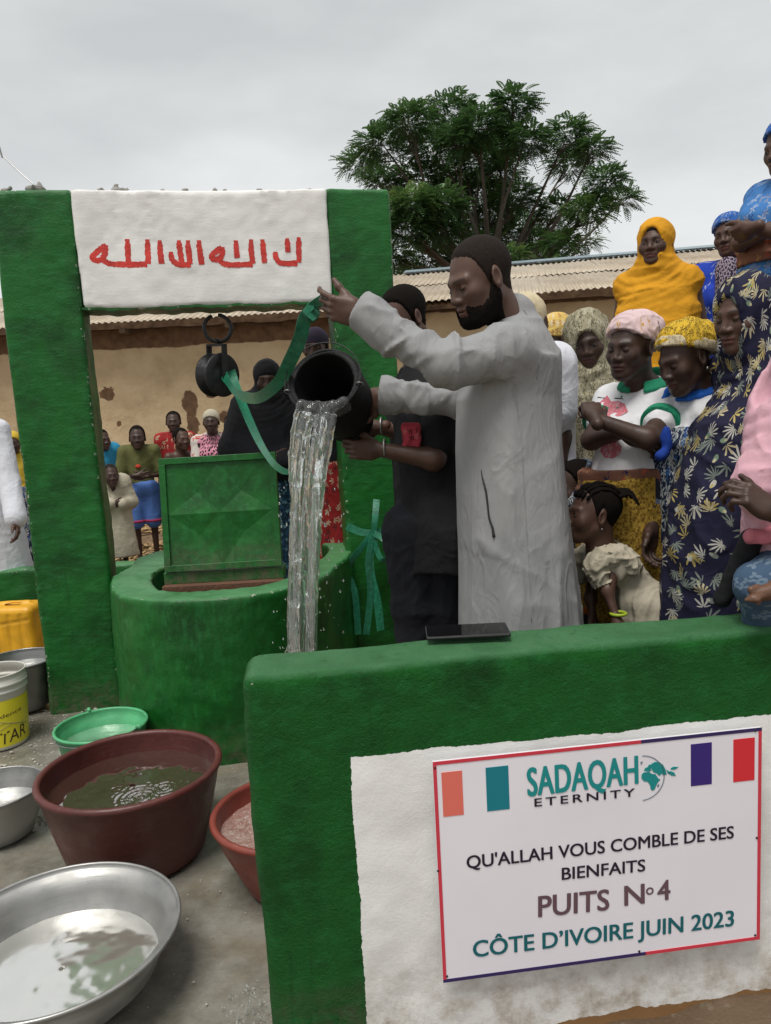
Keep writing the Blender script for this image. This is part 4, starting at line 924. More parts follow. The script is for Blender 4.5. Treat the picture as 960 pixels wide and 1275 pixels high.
for i in range(220):
    tt = rw.uniform(.2, .5); p = lip + np.array([rw.uniform(-.11, .13) - .24 * tt, rw.uniform(-.06, .06) - .2 * tt, -4.9 * tt * tt]); r_ = rw.uniform(.001, .0036)
    mb.add(np.array([(1, 0, 0), (-1, 0, 0), (0, 1, 0), (0, -1, 0), (0, 0, 2.2), (0, 0, -1.4)]) * r_ + p, OCT)
o = mb.build('water_drops', M['fall'], None, smooth=True); tag(o, 'loose droplets flying around the falling water', 'water drops', kind='stuff')
# splash on the apron by the end of the front wall
c0 = atz(316, 1262, .01); mb = MB()
for i in range(140):
    a = rw.uniform(0, 2 * PI); rr_ = rw.uniform(.0, .1); h_ = rw.uniform(0, .06) * (1 - rr_ / .12); r_ = rw.uniform(.0012, .0045)
    mb.add(np.array([(1, 0, 0), (-1, 0, 0), (0, 1, 0), (0, -1, 0), (0, 0, 1.6), (0, 0, -1)]) * r_ + c0 + (math.cos(a) * rr_, math.sin(a) * rr_, h_), OCT)
o = mb.build('splash', M['fall'], None, smooth=True); tag(o, 'small water splash on the apron at the end of the near wall', 'splash', kind='stuff')
# straw heap and litter on the far ground
mb = MB(); M['straw'] = flat('dry straw and shavings', (.4, .27, .13), .85, var=.35)
for (px, py, sp_, n_) in ((190, 690, .5, 700), (25, 672, .7, 400), (170, 660, .5, 200)):
    c0 = atz(px, py, .34)
    for i in range(n_):
        p = c0 + np.array([rw.normal() * sp_ * .5, rw.normal() * sp_ * .5, 0]); hh = .13 * math.exp(-((p - c0)[:2] ** 2).sum() / (sp_ * .35) ** 2); p[2] += rw.uniform(0, hh + .01)
        a = rw.uniform(0, PI); d_ = np.array([math.cos(a), math.sin(a), rw.uniform(-.4, .4)]) * rw.uniform(.02, .075); w2 = np.array([-d_[1], d_[0], 0]) * .22; mb.add([p - d_ - w2, p + d_ - w2, p + d_ + w2 + (0, 0, .008), p - d_ + w2 + (0, 0, .008)], [(0, 1, 2, 3)])
o = mb.build('straw_litter', M['straw'], None); tag(o, 'dry straw and shavings heaped on the earth beyond the well', 'straw', kind='stuff')
# ================================================================== PEOPLE: shared anatomy
def head_s(kind='m'):
    """head-local metres: +x left ear side, +y face, +z crown"""
    s = S(); q_ = dict(m=0, f=1, k=2)[kind]
    br_, so_, ch_, jw_, ns_ = ((.010, 0., .0, .016, 1.), (.0072, .0035, .003, .013, .9), (.005, .0065, .006, .011, .75))[q_]
    s.ell((0, -.018, .035), (.074, .094, .083), k=.0)
    s.ell((0, .03, -.03 + .004 * q_), (.059, .064, .085 - .005 * q_), k=.035)
    s.ell((0, .055, -.075), (.034, .034, .042), k=.03)
    for q in (-1, 1):
        s.cap((q * .052, .0, -.055), (q * .02, .066, -.098 + .004 * q_), jw_, jw_ - .003, k=.035)
        s.cap((q * .012, .087, .017), (q * .042, .072, .017), br_, br_ * .8, k=.02)
        s.ell((q * .04, .062, -.024 - ch_), (.021 + ch_, .02, .018 + ch_ * 1.6), k=.028)
        s.ell((q * .031, .1 + so_, -.004), (.019, .018, .0125), k=.014, op='s')
        s.ell((q * .031, .0745, -.004), (.0145, .0135, .0125), k=.004)
    s.cap((0, .088, .006), (0, .094 + .010 * ns_, -.028), .0075, .0105 * ns_, k=.014)
    for q in (-1, 1): s.ell((q * .0135, .096, -.036), (.0095, .011, .008), k=.008)
    s.ell((0, .096 + .010 * ns_, -.034), (.0105, .01 * ns_, .009), k=.008)
    for q in (-1, 1): s.ell((q * .0085, .104, -.046), (.004, .006, .0035), k=.003, op='s')
    s.cap((-.017, .082, -.061), (.017, .082, -.061), .0095, k=.01); s.ell((0, .09, -.0605), (.0235, .0115, .0068), k=.006)
    s.ell((0, .088, -.0735), (.0205, .012, .0082), k=.006); s.ell((0, .101, -.0668), (.024, .012, .0013), k=.003, op='s')
    s.ell((0, .082, -.098), (.018, .014, .014), k=.012)
    for q in (-1, 1):
        Me = np.array(Matrix.Rotation(q * -.35, 3, 'Z') @ Matrix.Rotation(.15, 3, 'X'))
        s.ell((q * .077, -.008, -.008), (.009, .02, .032), Me, k=.008); s.ell((q * .086, -.003, -.006), (.007, .011, .02), Me, k=.004, op='s')
    s.cap((0, -.03, -.05), (0, -.045, -.16), .054, .056, k=.03)
    return s
def lips(V):
    a = (np.abs(V[:, 0]) < .0235 * np.sqrt(np.clip(1 - ((V[:, 2] + .067) / .016) ** 2, 0, 1))) & (V[:, 1] > .085)
    return a.astype(float)
def hair_mask(V):
    zl = np.interp(V[:, 1], [-.12, -.05, -.03, -.012, .012, .026, .04, .062, .08, .12], [-.07, -.055, -.035, .02, -.025, .02, .066, .084, .097, .1]) + vnoise(V * 150) * .004 + vnoise(V * 330, 3) * .004
    m = np.clip((V[:, 2] - zl) / .02, 0, 1); ear = (np.hypot(V[:, 1] + .008, V[:, 2] + .008) < .036) & (np.abs(V[:, 0]) > .0755); return m * ~ear
def kid_hair(V): return hair_mask(V - np.array([0, 0, .018]) * (V[:, 1:2] < .05))
def beard_mask(V):
    x, y, z = np.abs(V[:, 0]), V[:, 1], V[:, 2]; zl = np.interp(y, [-.03, -.005, .012, .03, .055, .075, .09], [-.06, -.03, -.015, -.052, -.066, -.066, -.053]) + vnoise(V * 130) * .003
    m = np.clip((zl - z) / .01, 0, 1) * np.clip((z + .135) / .02, 0, 1) * np.clip((y + .012) / .01, 0, 1)
    mouth = (x < .025) & (z > -.084) & (z < -.052) & (y > .06); m = m * ~mouth; m = m * ~((x > .0745) | ((y < .016) & (x > .07) & (z > -.04))); m = np.where((z > -.0525) & (x < .03), 0, m)
    return m * (1 + .3 * np.clip((-z - .075) / .03, 0, 1))
_hc = {}
def head_mesh(vox, k='m'):
    key = (vox, k)
    if key not in _hc:
        V, Q = head_s(k).mesh(vox, lo=(-.11, -.14, -.17), hi=(.11, .13, .14))
        # brows painted as darker hair on skin
        br = np.exp(-((V[:, 2] - .021 + .25 * (np.abs(V[:, 0]) - .03) ** 2 / .03) / .0035) ** 2) * (np.abs(V[:, 0]) > .012) * (np.abs(V[:, 0]) < .048) * (V[:, 1] > .05)
        _hc[key] = (V, Q, lips(V), br * (1, 1, .5)['mfk'.index(k)])
    return _hc[key]
def Rm(yaw, pitch=0, roll=0):
    """columns: head-local x,y,z in world; yaw = direction faced (deg, 0=+X, 90=+Y), pitch>0 looks down"""
    f = np.array([math.cos(R(yaw)) * math.cos(R(pitch)), math.sin(R(yaw)) * math.cos(R(pitch)), -math.sin(R(pitch))])
    x = nrm(np.cross(f, (0, 0, 1))); x = -x         # +x : person's left
    z = np.cross(x, f); z = nrm(z); z = z if z[2] > 0 else -z
    if roll: c, s_ = math.cos(R(roll)), math.sin(R(roll)); x, z = x * c + z * s_, z * c - x * s_
    return np.stack([x, f, z], 1)
# NB local x = -(f x up): left-handed pairing is harmless, the head is symmetric; winding fixed in place()
def finger(s, p, d, n, lens, curls, r0, r1, k=.004):
    """chain starting at p along d, bending towards -n"""
    d = nrm(d); n = nrm(n - d * np.dot(n, d)); rad = np.linspace(r0, r1, len(lens) + 1)
    for i, (l, c) in enumerate(zip(lens, curls)):
        a = R(c); d2 = d * math.cos(a) - n * math.sin(a); n = n * math.cos(a) + d * math.sin(a); d = d2
        q = p + d * l; s.cap(p, q, rad[i], rad[i + 1], k=k); p = q
    return s
_hand = {}
def hand_mesh(side, curl=(20, 25, 30, 35), thumb=(35, 10), spread=6, vox=.003, point=None):
    """local: x towards fingertips, y towards the thumb, z back of the hand"""
    key = (curl, thumb, spread, vox)
    if key not in _hand:
        s = S(); s.cap((-.045, 0, 0), (.01, 0, 0), .024, .025, k=.0); s.ell((.018, 0, 0), (.045, .031, .019), k=.02)
        s.box((.052, 0, .0), (.036, .038, .0125), rad=.012, k=.018); s.ell((.035, .026, -.006), (.035, .016, .015), k=.015); s.ell((.04, -.025, -.005), (.038, .014, .013), k=.012)
        L4 = [(.042, .026, .022), (.047, .03, .023), (.043, .028, .022), (.034, .022, .02)]
        for i, y in enumerate((.0285, .0095, -.0095, -.0275)):
            a = R((1.5 - i) * spread); p = np.array([.088 - .003 * abs(i - 1) - (.006 if i == 3 else 0), y, 0]); c = curl[i]
            finger(s, p, np.array([math.cos(a), math.sin(a), 0]), np.array([0, 0, 1.]), L4[i], (c * .75, c * 1.15, c * .8), .0096 - .0008 * (i == 3), .0068, k=.005)
            s.ell(p + (0, 0, .003), (.011, .0095, .010), k=.006)
        a, b_ = thumb; d = np.array([math.cos(R(a)), math.sin(R(a)), -.28]); finger(s, np.array([.02, .026, -.006]), d, np.array([.7, -.5, .4]) * -1, (.04, .034, .026), (0, b_, b_), .0125, .0082, k=.012)
        _hand[key] = s.mesh(vox)
    V, Q = _hand[key]; V = V.copy()
    return V, Q
class Bod:
    """one continuous body (several meshed regions joined), plus clothing children"""
    def __init__(s, name, label, base, yaw, h=1.7, group=None, fem=False, vox=.009, hvox=.0036, skin='skin', hs=1.0):
        s.base = np.array(base, float); s.h = h; k = s.k = h / 1.7; s.yaw = yaw; s.vox = vox; s.hvox = hvox; s.skin = M[skin]; s.hs = hs * k ** .45 if h < 1.5 else hs * (.965 if fem else 1)
        s.root = empty('person', s.base, label, 'child' if h < 1.4 else 'person', group)
        f = s.f = np.array([math.cos(R(yaw)), math.sin(R(yaw)), 0]); l = s.l = np.array([-math.sin(R(yaw)), math.cos(R(yaw)), 0]); z = np.array([0, 0, 1.])
        P = lambda a, b_, c: s.base + l * a * k + f * b_ * k + z * c * k
        sw = (.165 if fem else .195) * (1 if h > 1.45 else .86); s.sw = sw; s.fem = fem
        s.j = dict(head=P(0, .035, 1.585), neck=P(0, -.02, 1.43), pel=P(0, 0, .93), shL=P(sw, -.01, 1.375), shR=P(-sw, -.01, 1.375), elL=P(sw + .06, -.03, 1.09), elR=P(-sw - .06, -.03, 1.09), wrL=P(sw + .05, .06, .86), wrR=P(-sw - .05, .06, .86),
                   hiL=P(.09, 0, .9), hiR=P(-.09, 0, .9), knL=P(.1, .02, .5), knR=P(-.1, .02, .5), anL=P(.1, -.02, .08), anR=P(-.1, -.02, .08))
        s.kind = 'k' if h < 1.4 else ('f' if fem else 'm')
        if s.kind == 'k': s.fs = np.array([1.04, .96, .92])[None, :]
        s.slim = 1. if h > 1.45 else .82
        fr_ = random.Random(label); s.fs = np.array([fr_.uniform(.93, 1.05), fr_.uniform(.96, 1.04), fr_.uniform(.95, 1.04)])[None, :]
        s.P = P; s.hd = (yaw, 0, 0); s.hand = {}; s.footyaw = {'L': 6, 'R': -6}
    def crossed(s, hi=1.12):
        s.j.update(elL=s.P(s.sw + .045, .05, hi - .02), elR=s.P(-s.sw - .045, .05, hi - .02), wrL=s.P(-.09, .17, hi + .0), wrR=s.P(.09, .2, hi + .035)); s.hand = {'L': ((-s.l + s.f * -.2), s.f), 'R': ((s.l + s.f * -.3), s.f)}; return s
    def head(s, pos=None, yaw=None, pitch=0, roll=0):
        if pos is not None: s.j['head'] = np.array(pos, float)
        s.hd = (s.yaw if yaw is None else yaw, pitch, roll); return s
    def HM(s): return Rm(*s.hd) * s.fs
    def H(s, p): return s.j['head'] + s.HM() @ (np.array(p, float) * s.hs)
    def torso(s, sd, g=0., belly=0., z0=None, z1=None, k=.03):
        """g = garment ease in metres"""
        j = s.j; c = s.k; ax = j['neck'] - j['pel']; hz = ax[2]; gx = lambda t: j['pel'] + ax * t
        sec = []
        fm = s.fem
        tb = [(-.26, .15, .115), (-.1, .165 if not fm else .175, .12 if not fm else .135), (.0, .165 if not fm else .178, .125 if not fm else .135), (.25, .148 if not fm else .14, .112), (.5, .158 if not fm else .142, .118), (.7, .172 if not fm else .15, .118 if not fm else .125), (.84, .172 if not fm else .148, .108), (.93, .13, .085), (1.0, .07, .062)]
        for t, rx, ry in tb:
            p = gx(t); bl = belly * math.exp(-((t - .3) / .25) ** 2); sec.append((p[2], p[0] + s.f[0] * bl * .6, p[1] + s.f[1] * bl * .6, rx * c * s.slim + g, ry * c * s.slim + g + bl))
        if z0 is not None:
            A = np.array(sorted(sec)); 
            sec = [(z, *[np.interp(z, A[:, 0], A[:, i]) for i in range(1, 5)]) for z in np.linspace(z0, min(z1 or A[-1, 0], A[-1, 0]), 14)]
        sl = nrm(j['shL'] - j['shR']); ang = math.atan2(-sl[0], sl[1]); 
        sd.loft(sec, ang, k=k)
        if fm and (z1 is None or z1 > j['neck'][2] - .2):
            for q in (-1, 1): sd.ell(gx(.62) + s.l * q * .068 * c + s.f * .085 * c, (.06 * c + g, .06 * c + g, .062 * c + g), k=.03)
        return sd
    def shoulders(s, sd, g=0.):
        j = s.j
        for q in 'LR': sd.cap(j['neck'] + (0, 0, -.045 * s.k), j['sh' + q] + (0, 0, .0), .052 * s.k * s.slim + g, .054 * s.k * s.slim + g, k=.05)
        return sd
    def arm(s, sd, q, g=0., to=1., r=(.052, .041, .04, .027), flare=0.):
        j = s.j; a, e, w_ = j['sh' + q], j['el' + q], j['wr' + q]; c = s.k * s.slim * (.88 if s.fem else 1); r = [x * c + g for x in r]
        up = min(to / .5, 1.); sd.cap(a, a + (e - a) * up, r[0], r[0] + (r[1] - r[0]) * up, k=.035)
        if to > .5:
            f_ = (to - .5) / .5; sd.cap(e, e + (w_ - e) * f_, r[2], r[2] + (r[3] - r[2]) * f_ + flare, k=.025)
        return sd
    def legs(s, sd, g=0., to=1., r=(.088, .058, .056, .036)):
        j = s.j; c = s.k
        for q in 'LR':
            a, e, w_ = j['hi' + q], j['kn' + q], j['an' + q]; rr_ = [x * c * s.slim + g for x in r]; up = min(to / .5, 1)
            sd.cap(a, a + (e - a) * up, rr_[0], rr_[0] + (rr_[1] - rr_[0]) * up, k=.03)
            if to > .5: f_ = (to - .5) / .5; sd.cap(e, e + (w_ - e) * f_, rr_[2], rr_[2] + (rr_[3] - rr_[2]) * f_, k=.03)
        return sd
    def place(s, V, Q, Mx, c, k=1.):
        W = (V * k) @ Mx.T + c
        if np.linalg.det(Mx) < 0: Q = Q[:, ::-1]
        return W, Q
    def build(s, hair=None, eyes='open', hands=True, legs=True):
        j = s.j; sd = S(); s.torso(sd, -.004); s.shoulders(sd)
        for q in 'LR': s.arm(sd, q)
        if legs:
            s.legs(sd)
            for q in 'LR':
                a = R(s.yaw + s.footyaw[q]); fd = np.array([math.cos(a), math.sin(a), 0]); an = j['an' + q]; c = s.k
                sd.cap(an + (0, 0, -.035 * c), an + fd * .15 * c + (0, 0, -.055 * c), .036 * c, .024 * c, k=.03)
                for i in range(5): 
                    o_ = np.array([-fd[1], fd[0], 0]) * (i - 2) * .015 * c; sd.cap(an + fd * .13 * c + o_ + (0, 0, -.06 * c), an + fd * (.185 - .012 * abs(i - 1)) * c + o_ + (0, 0, -.064 * c), .011 * c, .009 * c, k=.006)
        hm = s.HM(); nk = s.H((0, -.03, -.08)); sd.cap(j['neck'] + (0, 0, -.06 * s.k), nk, .055 * s.k * s.slim, .047 * s.hs, k=.04)
        parts = [sd.mesh(s.vox)]; at = [np.zeros(len(parts[0][0]))]; ab = [np.zeros(len(parts[0][0]))]
        V, Q, lp_, br_ = head_mesh(s.hvox, s.kind); W, Q = s.place(V, Q, hm, j['head'], s.hs); parts.append((W, Q)); at.append(lp_); ab.append(br_)
        if hands:
            for q in 'LR':
                spec = s.hand.get(q); fd = nrm(j['wr' + q] - j['el' + q]); kw = {}
                if spec: fd = nrm(spec[0]); bn = np.array(spec[1], float); kw = spec[2] if len(spec) > 2 else {}
                else: bn = s.l * (1 if q == 'L' else -1) + s.f * .3
                bn = nrm(bn - fd * np.dot(bn, fd)); ty = np.cross(bn, fd) * (1 if q == 'R' else -1)   # thumb side
                if spec and len(spec) > 3 and spec[3]: ty = -ty
                V, Q = hand_mesh(q, vox=min(.0045, s.hvox * 1.05), **kw); W, Q = s.place(V, Q, np.stack([fd, ty, bn], 1), j['wr' + q] + fd * .012 * s.k, .97 * s.k); parts.append((W, Q)); at.append(np.zeros(len(W))); ab.append(np.zeros(len(W)))
        Vs, Qs, n = [], [], 0
        for V, Q in parts: Vs.append(V); Qs.append(Q + n); n += len(V)
        s.body = npmesh('body', np.concatenate(Vs), np.concatenate(Qs), s.skin, s.root, attr={'lips': np.concatenate(at), 'brow': np.concatenate(ab)})
        if eyes == 'far':
            for q in (-1, 1): V, Q = S().ell((0, 0, 0), (.011, .004, .004)).mesh(.0025); W, Q = s.place(V + (q * .031, .0855, -.0045), Q, hm, j['head'], s.hs); npmesh('eye', W, Q, M['iris'], s.root)
        for q in (-1, 1) if eyes != 'far' else ():
            if eyes == 'open':
                V, Q = S().ell((0, 0, 0), (.0108, .006, .0033)).mesh(.0015); W, Q = s.place(V + (q * .031, .0843, -.0045), Q, hm, j['head'], s.hs); e = npmesh('eye', W, Q, M['eyewhite'], s.root)
                V, Q = S().ell((0, 0, 0), (.0052, .004, .0036)).mesh(.0014); W, Q = s.place(V + (q * .031, .0872, -.0045), Q, hm, j['head'], s.hs); npmesh('iris', W, Q, M['iris'], e)
            V, Q = S().cap((-.0125, -.0035, -.0), (-.004, 0, .0028 if eyes == 'open' else -.003), .0013).cap((-.004, 0, .0028 if eyes == 'open' else -.003), (.005, 0, .0028 if eyes == 'open' else -.003), .0015, k=.001).cap((.005, 0, .0028 if eyes == 'open' else -.003), (.0125, -.0035, 0), .0013, k=.001).mesh(.0011, pad=.006)
            W, Q = s.place(V + (q * .031, .0888, -.003), Q, hm, j['head'], s.hs); npmesh('eyelashes', W, Q, M['iris'], s.root)
        if hair: s.furze('hair', hair[0], M[hair[1]], hair_mask if s.h > 1.45 else kid_hair)
        return s
    def furze(s, name, t, mat, maskf, vox=None, rough=.0006):
        V, Q, _, _ = head_mesh(vox or s.hvox, s.kind); n = np.zeros_like(V); fn = np.cross(V[Q[:, 2]] - V[Q[:, 0]], V[Q[:, 3]] - V[Q[:, 1]])
        for i in range(4): np.add.at(n, Q[:, i], fn)
        n /= np.linalg.norm(n, axis=1)[:, None] + 1e-12
        if (n * (V - (0, 0, .02))).sum() < 0: n = -n
        m = maskf(V); W = V + n * ((t * np.clip(m, 0, 1.6) - .0012 * (m < .02)) + vnoise(V * 260) * rough * (m > .1))[:, None]
        Q = Q[(m[Q] > .0).any(1)]; W, Q = s.place(W, Q, s.HM(), s.j['head'], s.hs); return npmesh(name, W, Q, mat, s.root)
    def shell(s, name, t, mat, plane=((0, -.55, .83), .005), vox=.0042, bumpy=.0016, fine=90, sphere=None, extra=None):
        """a layer of thickness t on the skull above the plane n.p > c"""
        sd = S(); sd.ell((0, -.018, .035), (.074 + t, .094 + t, .083 + t), k=0); sd.ell((0, .028, -.03), (.059 + t * .7, .064 + t * .5, .085), k=.03)
        if extra: extra(sd)
        n, c = np.array(plane[0], float), plane[1]; n /= np.linalg.norm(n)
        def cut(x, y, z):
            d = c - (n[0] * x + n[1] * y + n[2] * z); ear = .028 - np.sqrt(np.maximum((y + .004) ** 2 + (z + .01) ** 2 * .6, 0)) if name == 'hair' else -1.; return np.maximum(d, ear)
        V, Q = sd.mesh(vox, (lambda P: vnoise(P * fine) * bumpy - (np.clip(1 - np.abs(vnoise(P * (9, 26, 26) + vnoise(P * 12)[:, None], 4)) * 3, 0, 1) * bumpy * 1.3 if bumpy > .003 else 0)) if bumpy else None, cut=cut)
        W, Q = s.place(V, Q, s.HM(), s.j['head'], s.hs); return npmesh(name, W, Q, mat, s.root)
    def cloth(s, name, sd, mat, vox=None, amp=.008, f=(11, 11, 1.8), amp2=.003, f2=9, cut=None, seed=0, parent=None, ridge=0., rings=None, limbs=(), warp=1.):
        if s.vox > .0115 and amp == .008: amp = .005
        o = s.base
        def dp(P):
            L_ = P - o; w_ = vnoise(L_ * 3.3, seed + 7)[:, None] * warp
            n1 = vnoise(L_ * np.array(f) + w_, seed); r1 = np.clip(1 - np.abs(n1) * 2.2, 0, 1) ** 1.6
            n2 = vnoise(L_ * np.array(f) * .55 + w_ * .7 + 9, seed + 2); n3 = vnoise(L_ * f2 + w_ * 3, seed + 3); r3 = np.clip(1 - np.abs(n3) * 2.4, 0, 1) ** 1.6
            q = -r1 * amp - n2 * amp * .8 - r3 * amp2 * 1.3
            if rings is not None:
                dd_ = L_ + o - rings[0]; rr_ = np.sqrt((dd_ ** 2).sum(1)) + vnoise(L_ * 6, seed + 1) * .018 + dd_ @ rings[1] * .25
                k_ = np.clip((rings[2] - (L_ + o)[:, 2]) / .06, 0, 1) * np.clip(1.5 - rr_ / rings[3], 0, 1); q = q - k_ * rings[4] * np.abs(np.sin(rr_ * PI / .042)) ** .7
            for (la, lb, wa) in limbs:
                ab = lb - la; ln_ = np.linalg.norm(ab); ab = ab / ln_; X_ = P - la; t_ = X_ @ ab; rad_ = X_ - t_[:, None] * ab; rr_ = np.linalg.norm(rad_, axis=1) + 1e-6
                k_ = np.clip((.13 - rr_) / .03, 0, 1) * np.clip((t_ + .02) / .05, 0, 1) * np.clip((ln_ - t_) / .03, 0, 1); rad_ = rad_ / rr_[:, None]
                nn_ = vnoise(np.stack([t_ * 17 + rad_[:, 2] * .9, rad_[:, 0] * .9 + 3, rad_[:, 2] * .9 + rad_[:, 1]], 1) + w_ * .5, seed + 11); q = q - wa * k_ * np.clip(1 - np.abs(nn_) * 2.1, 0, 1) ** 1.5
            return q
        V, Q = sd.mesh(vox or s.vox * .9, dp, cut=cut); return npmesh(name, V, Q, mat, parent or s.root)
    def collar(s, mat, r=.076, h=.045, name='collar', tilt=.35):
        nk = s.j['neck']; c = s.k; pts = []
        sd = S(); n = 18
        for i in range(n):
            a0, a1 = 2 * PI * i / n, 2 * PI * (i + 1) / n
            g = lambda a: nk + (s.l * math.cos(a) * r * 1.1 + s.f * (math.sin(a) * r + .012)) * c + np.array([0, 0, (h * .6 - math.sin(a) * .028) * c])
            if abs(a0 - PI / 2) < .2 and name == 'collar': continue
            sd.cap(g(a0), g(a1), .011 * c, k=.004); o_ = lambda a: g(a) + (s.l * math.cos(a) + s.f * math.sin(a)) * .022 * c - (0, 0, .026 * c); sd.cap(o_(a0), o_(a1), .009 * c, k=.012); sd.cap((g(a0) + o_(a0)) / 2, (g(a1) + o_(a1)) / 2, .009 * c, k=.01)
        V, Q = sd.mesh(.0045); return npmesh(name, V, Q, mat, s.root)
# ---- skin, hair and eyes
def skin_mat(name, col):
    m, t, b = newmat(name); v = coords(t); n = noise(t, v, 14, 5)
    c = ramp(t, n, [(.3, tuple(x * .82 for x in col)), (.7, tuple(x * 1.15 for x in col))])
    a = N(t, 'ShaderNodeAttribute', attribute_name='lips'); c = mix(t, math_(t, 'MULTIPLY', a.outputs['Fac'], .6), c, (min(1, col[0] * 1.35 + .02), col[1] * 1.05, col[2] * 1.15 + .004))
    a = N(t, 'ShaderNodeAttribute', attribute_name='brow'); c = mix(t, math_(t, 'MULTIPLY', a.outputs['Fac'], .85), c, (.008, .006, .005))
    t.links.new(c, b.inputs['Base Color']); b.inputs['Roughness'].default_value = .48; b.inputs['Specular IOR Level'].default_value = .38
    b.inputs['Subsurface Weight'].default_value = .06; b.inputs['Subsurface Radius'].default_value = (.01, .004, .002)
    b1 = bump(t, noise(t, v, 240, 3), .12, .002, None); bump(t, noise(t, v, 60, 3), .12, .004, b, b1); M[name] = m
skin_mat('skin', (.082, .042, .029)); skin_mat('skin_dark', (.056, .030, .022)); skin_mat('skin_man', (.095, .052, .037)); skin_mat('skin_warm', (.13, .062, .036))
M['eyewhite'] = pigment('eye white', (.26, .22, .19), .3); M['iris'] = pigment('dark eye', (.008, .005, .004), .15)
m, t, b = newmat('short black hair'); v = coords(t); b.inputs['Base Color'].default_value = (.009, .007, .006, 1); b.inputs['Roughness'].default_value = .9; b.inputs['Specular IOR Level'].default_value = .08; bump(t, noise(t, v, 420, 3, .7), .9, .004, b); M['hair'] = m
m, t, b = newmat('close cropped hair'); v = coords(t); t.links.new(ramp(t, noise(t, v, 300, 3), [(.35, (.011, .008, .007)), (.65, (.026, .018, .014))]), b.inputs['Base Color']); b.inputs['Roughness'].default_value = .85; b.inputs['Specular IOR Level'].default_value = .15; bump(t, noise(t, v, 420, 3, .7), .6, .003, b); M['stubble'] = m

# ---- fabrics
def fabric(name, col, var=.12, rough=.88, weave=1400, sheen=.0, blotch=None, crease=1):
    m, t, b = newmat(name); v = coords(t)
    c = ramp(t, noise(t, v, 6, 5), [(.3, tuple(x * (1 - var) for x in col)), (.7, tuple(min(1, x * (1 + var)) for x in col))])
    if blotch: c = mix(t, ramp(t, noise(t, v, blotch[1], 5, .6), [(.55, (0, 0, 0)), (.66, (1, 1, 1))]), c, blotch[0])
    t.links.new(c, b.inputs['Base Color']); b.inputs['Roughness'].default_value = rough; b.inputs['Specular IOR Level'].default_value = .25
    if sheen: b.inputs['Sheen Weight'].default_value = sheen
    mm = N(t, 'ShaderNodeMapping'); mm.inputs['Scale'].default_value = (1, 1, .25); t.links.new(v, mm.inputs['Vector'])
    b1 = bump(t, noise(t, mm.outputs[0], 30, 4, .6, .5), .22, .012, None); b1 = creases(t, v if crease == 1 else mm2(t, v), b1, st=.2 if crease == 1 else crease) if crease else b1; bump(t, noise(t, v, weave * .3, 2), .2, .002, b, b1); return m
def mm2(t, v):
    q = N(t, 'ShaderNodeMapping'); q.inputs['Scale'].default_value = (1.3, 1.3, .5); q.inputs['Rotation'].default_value = (0, .25, 0); t.links.new(v, q.inputs['Vector']); return q.outputs[0]
def creases(t, v, prev=None, b=None, st=.2):
    n = noise(t, v, 5.5, 2, .5, 1.4); r_ = math_(t, 'SUBTRACT', 1., math_(t, 'MULTIPLY', math_(t, 'ABSOLUTE', math_(t, 'SUBTRACT', n, .5)), 9.), clamp=True)
    n2 = noise(t, v, 13, 2, .5, 1.); r2 = math_(t, 'SUBTRACT', 1., math_(t, 'MULTIPLY', math_(t, 'ABSOLUTE', math_(t, 'SUBTRACT', n2, .5)), 8.), clamp=True)
    return bump(t, math_(t, 'ADD', r_, math_(t, 'MULTIPLY', r2, .4)), st, .008, b, prev)
def cyl(t):
    """cloth coordinates wrapped round the standing body: (arc, height)"""
    s_ = sep3(t, coords(t)); a = math_(t, 'MULTIPLY', math_(t, 'ARCTAN2', s_[0], s_[1]), .27)
    c_ = N(t, 'ShaderNodeCombineXYZ'); t.links.new(a, c_.inputs[0]); t.links.new(s_[2], c_.inputs[1]); return c_.outputs[0]
def motif(t, uv, scale, petals, rad, seed, keep=.6, fan=True, sharp=.45):
    """leaf/flower print: returns (mask, random colour) - fans or rosettes at jittered cells"""
    mp_ = N(t, 'ShaderNodeMapping'); mp_.inputs['Scale'].default_value = (scale,) * 3; mp_.inputs['Location'].default_value = (seed, seed * .37, 0); t.links.new(uv, mp_.inputs['Vector'])
    vo = N(t, 'ShaderNodeTexVoronoi', voronoi_dimensions='2D'); vo.inputs['Scale'].default_value = 1; vo.inputs['Randomness'].default_value = .75; t.links.new(mp_.outputs[0], vo.inputs['Vector'])
    su = N(t, 'ShaderNodeVectorMath', operation='SUBTRACT'); t.links.new(mp_.outputs[0], su.inputs[0]); t.links.new(vo.outputs['Position'], su.inputs[1]); s_ = sep3(t, su.outputs[0])
    r_ = math_(t, 'SQRT', math_(t, 'ADD', math_(t, 'MULTIPLY', s_[0], s_[0]), math_(t, 'MULTIPLY', s_[1], s_[1]))); rc = sep3(t, vo.outputs['Color'])
    th = math_(t, 'ADD', math_(t, 'ARCTAN2', s_[1], s_[0]), math_(t, 'MULTIPLY', rc[0], 6.28))
    co = math_(t, 'COSINE', math_(t, 'MULTIPLY', th, petals)); pw = math_(t, 'ADD', sharp, math_(t, 'MULTIPLY', co, 1 - sharp))
    if fan: pw = math_(t, 'MULTIPLY', pw, math_(t, 'ADD', .45, math_(t, 'MULTIPLY', math_(t, 'COSINE', th), .75)))
    mk = math_(t, 'MULTIPLY', math_(t, 'GREATER_THAN', math_(t, 'MULTIPLY', pw, rad), r_), math_(t, 'GREATER_THAN', r_, .035))
    mk = math_(t, 'MULTIPLY', mk, math_(t, 'GREATER_THAN', rc[1], 1 - keep)); return mk, rc[2], r_
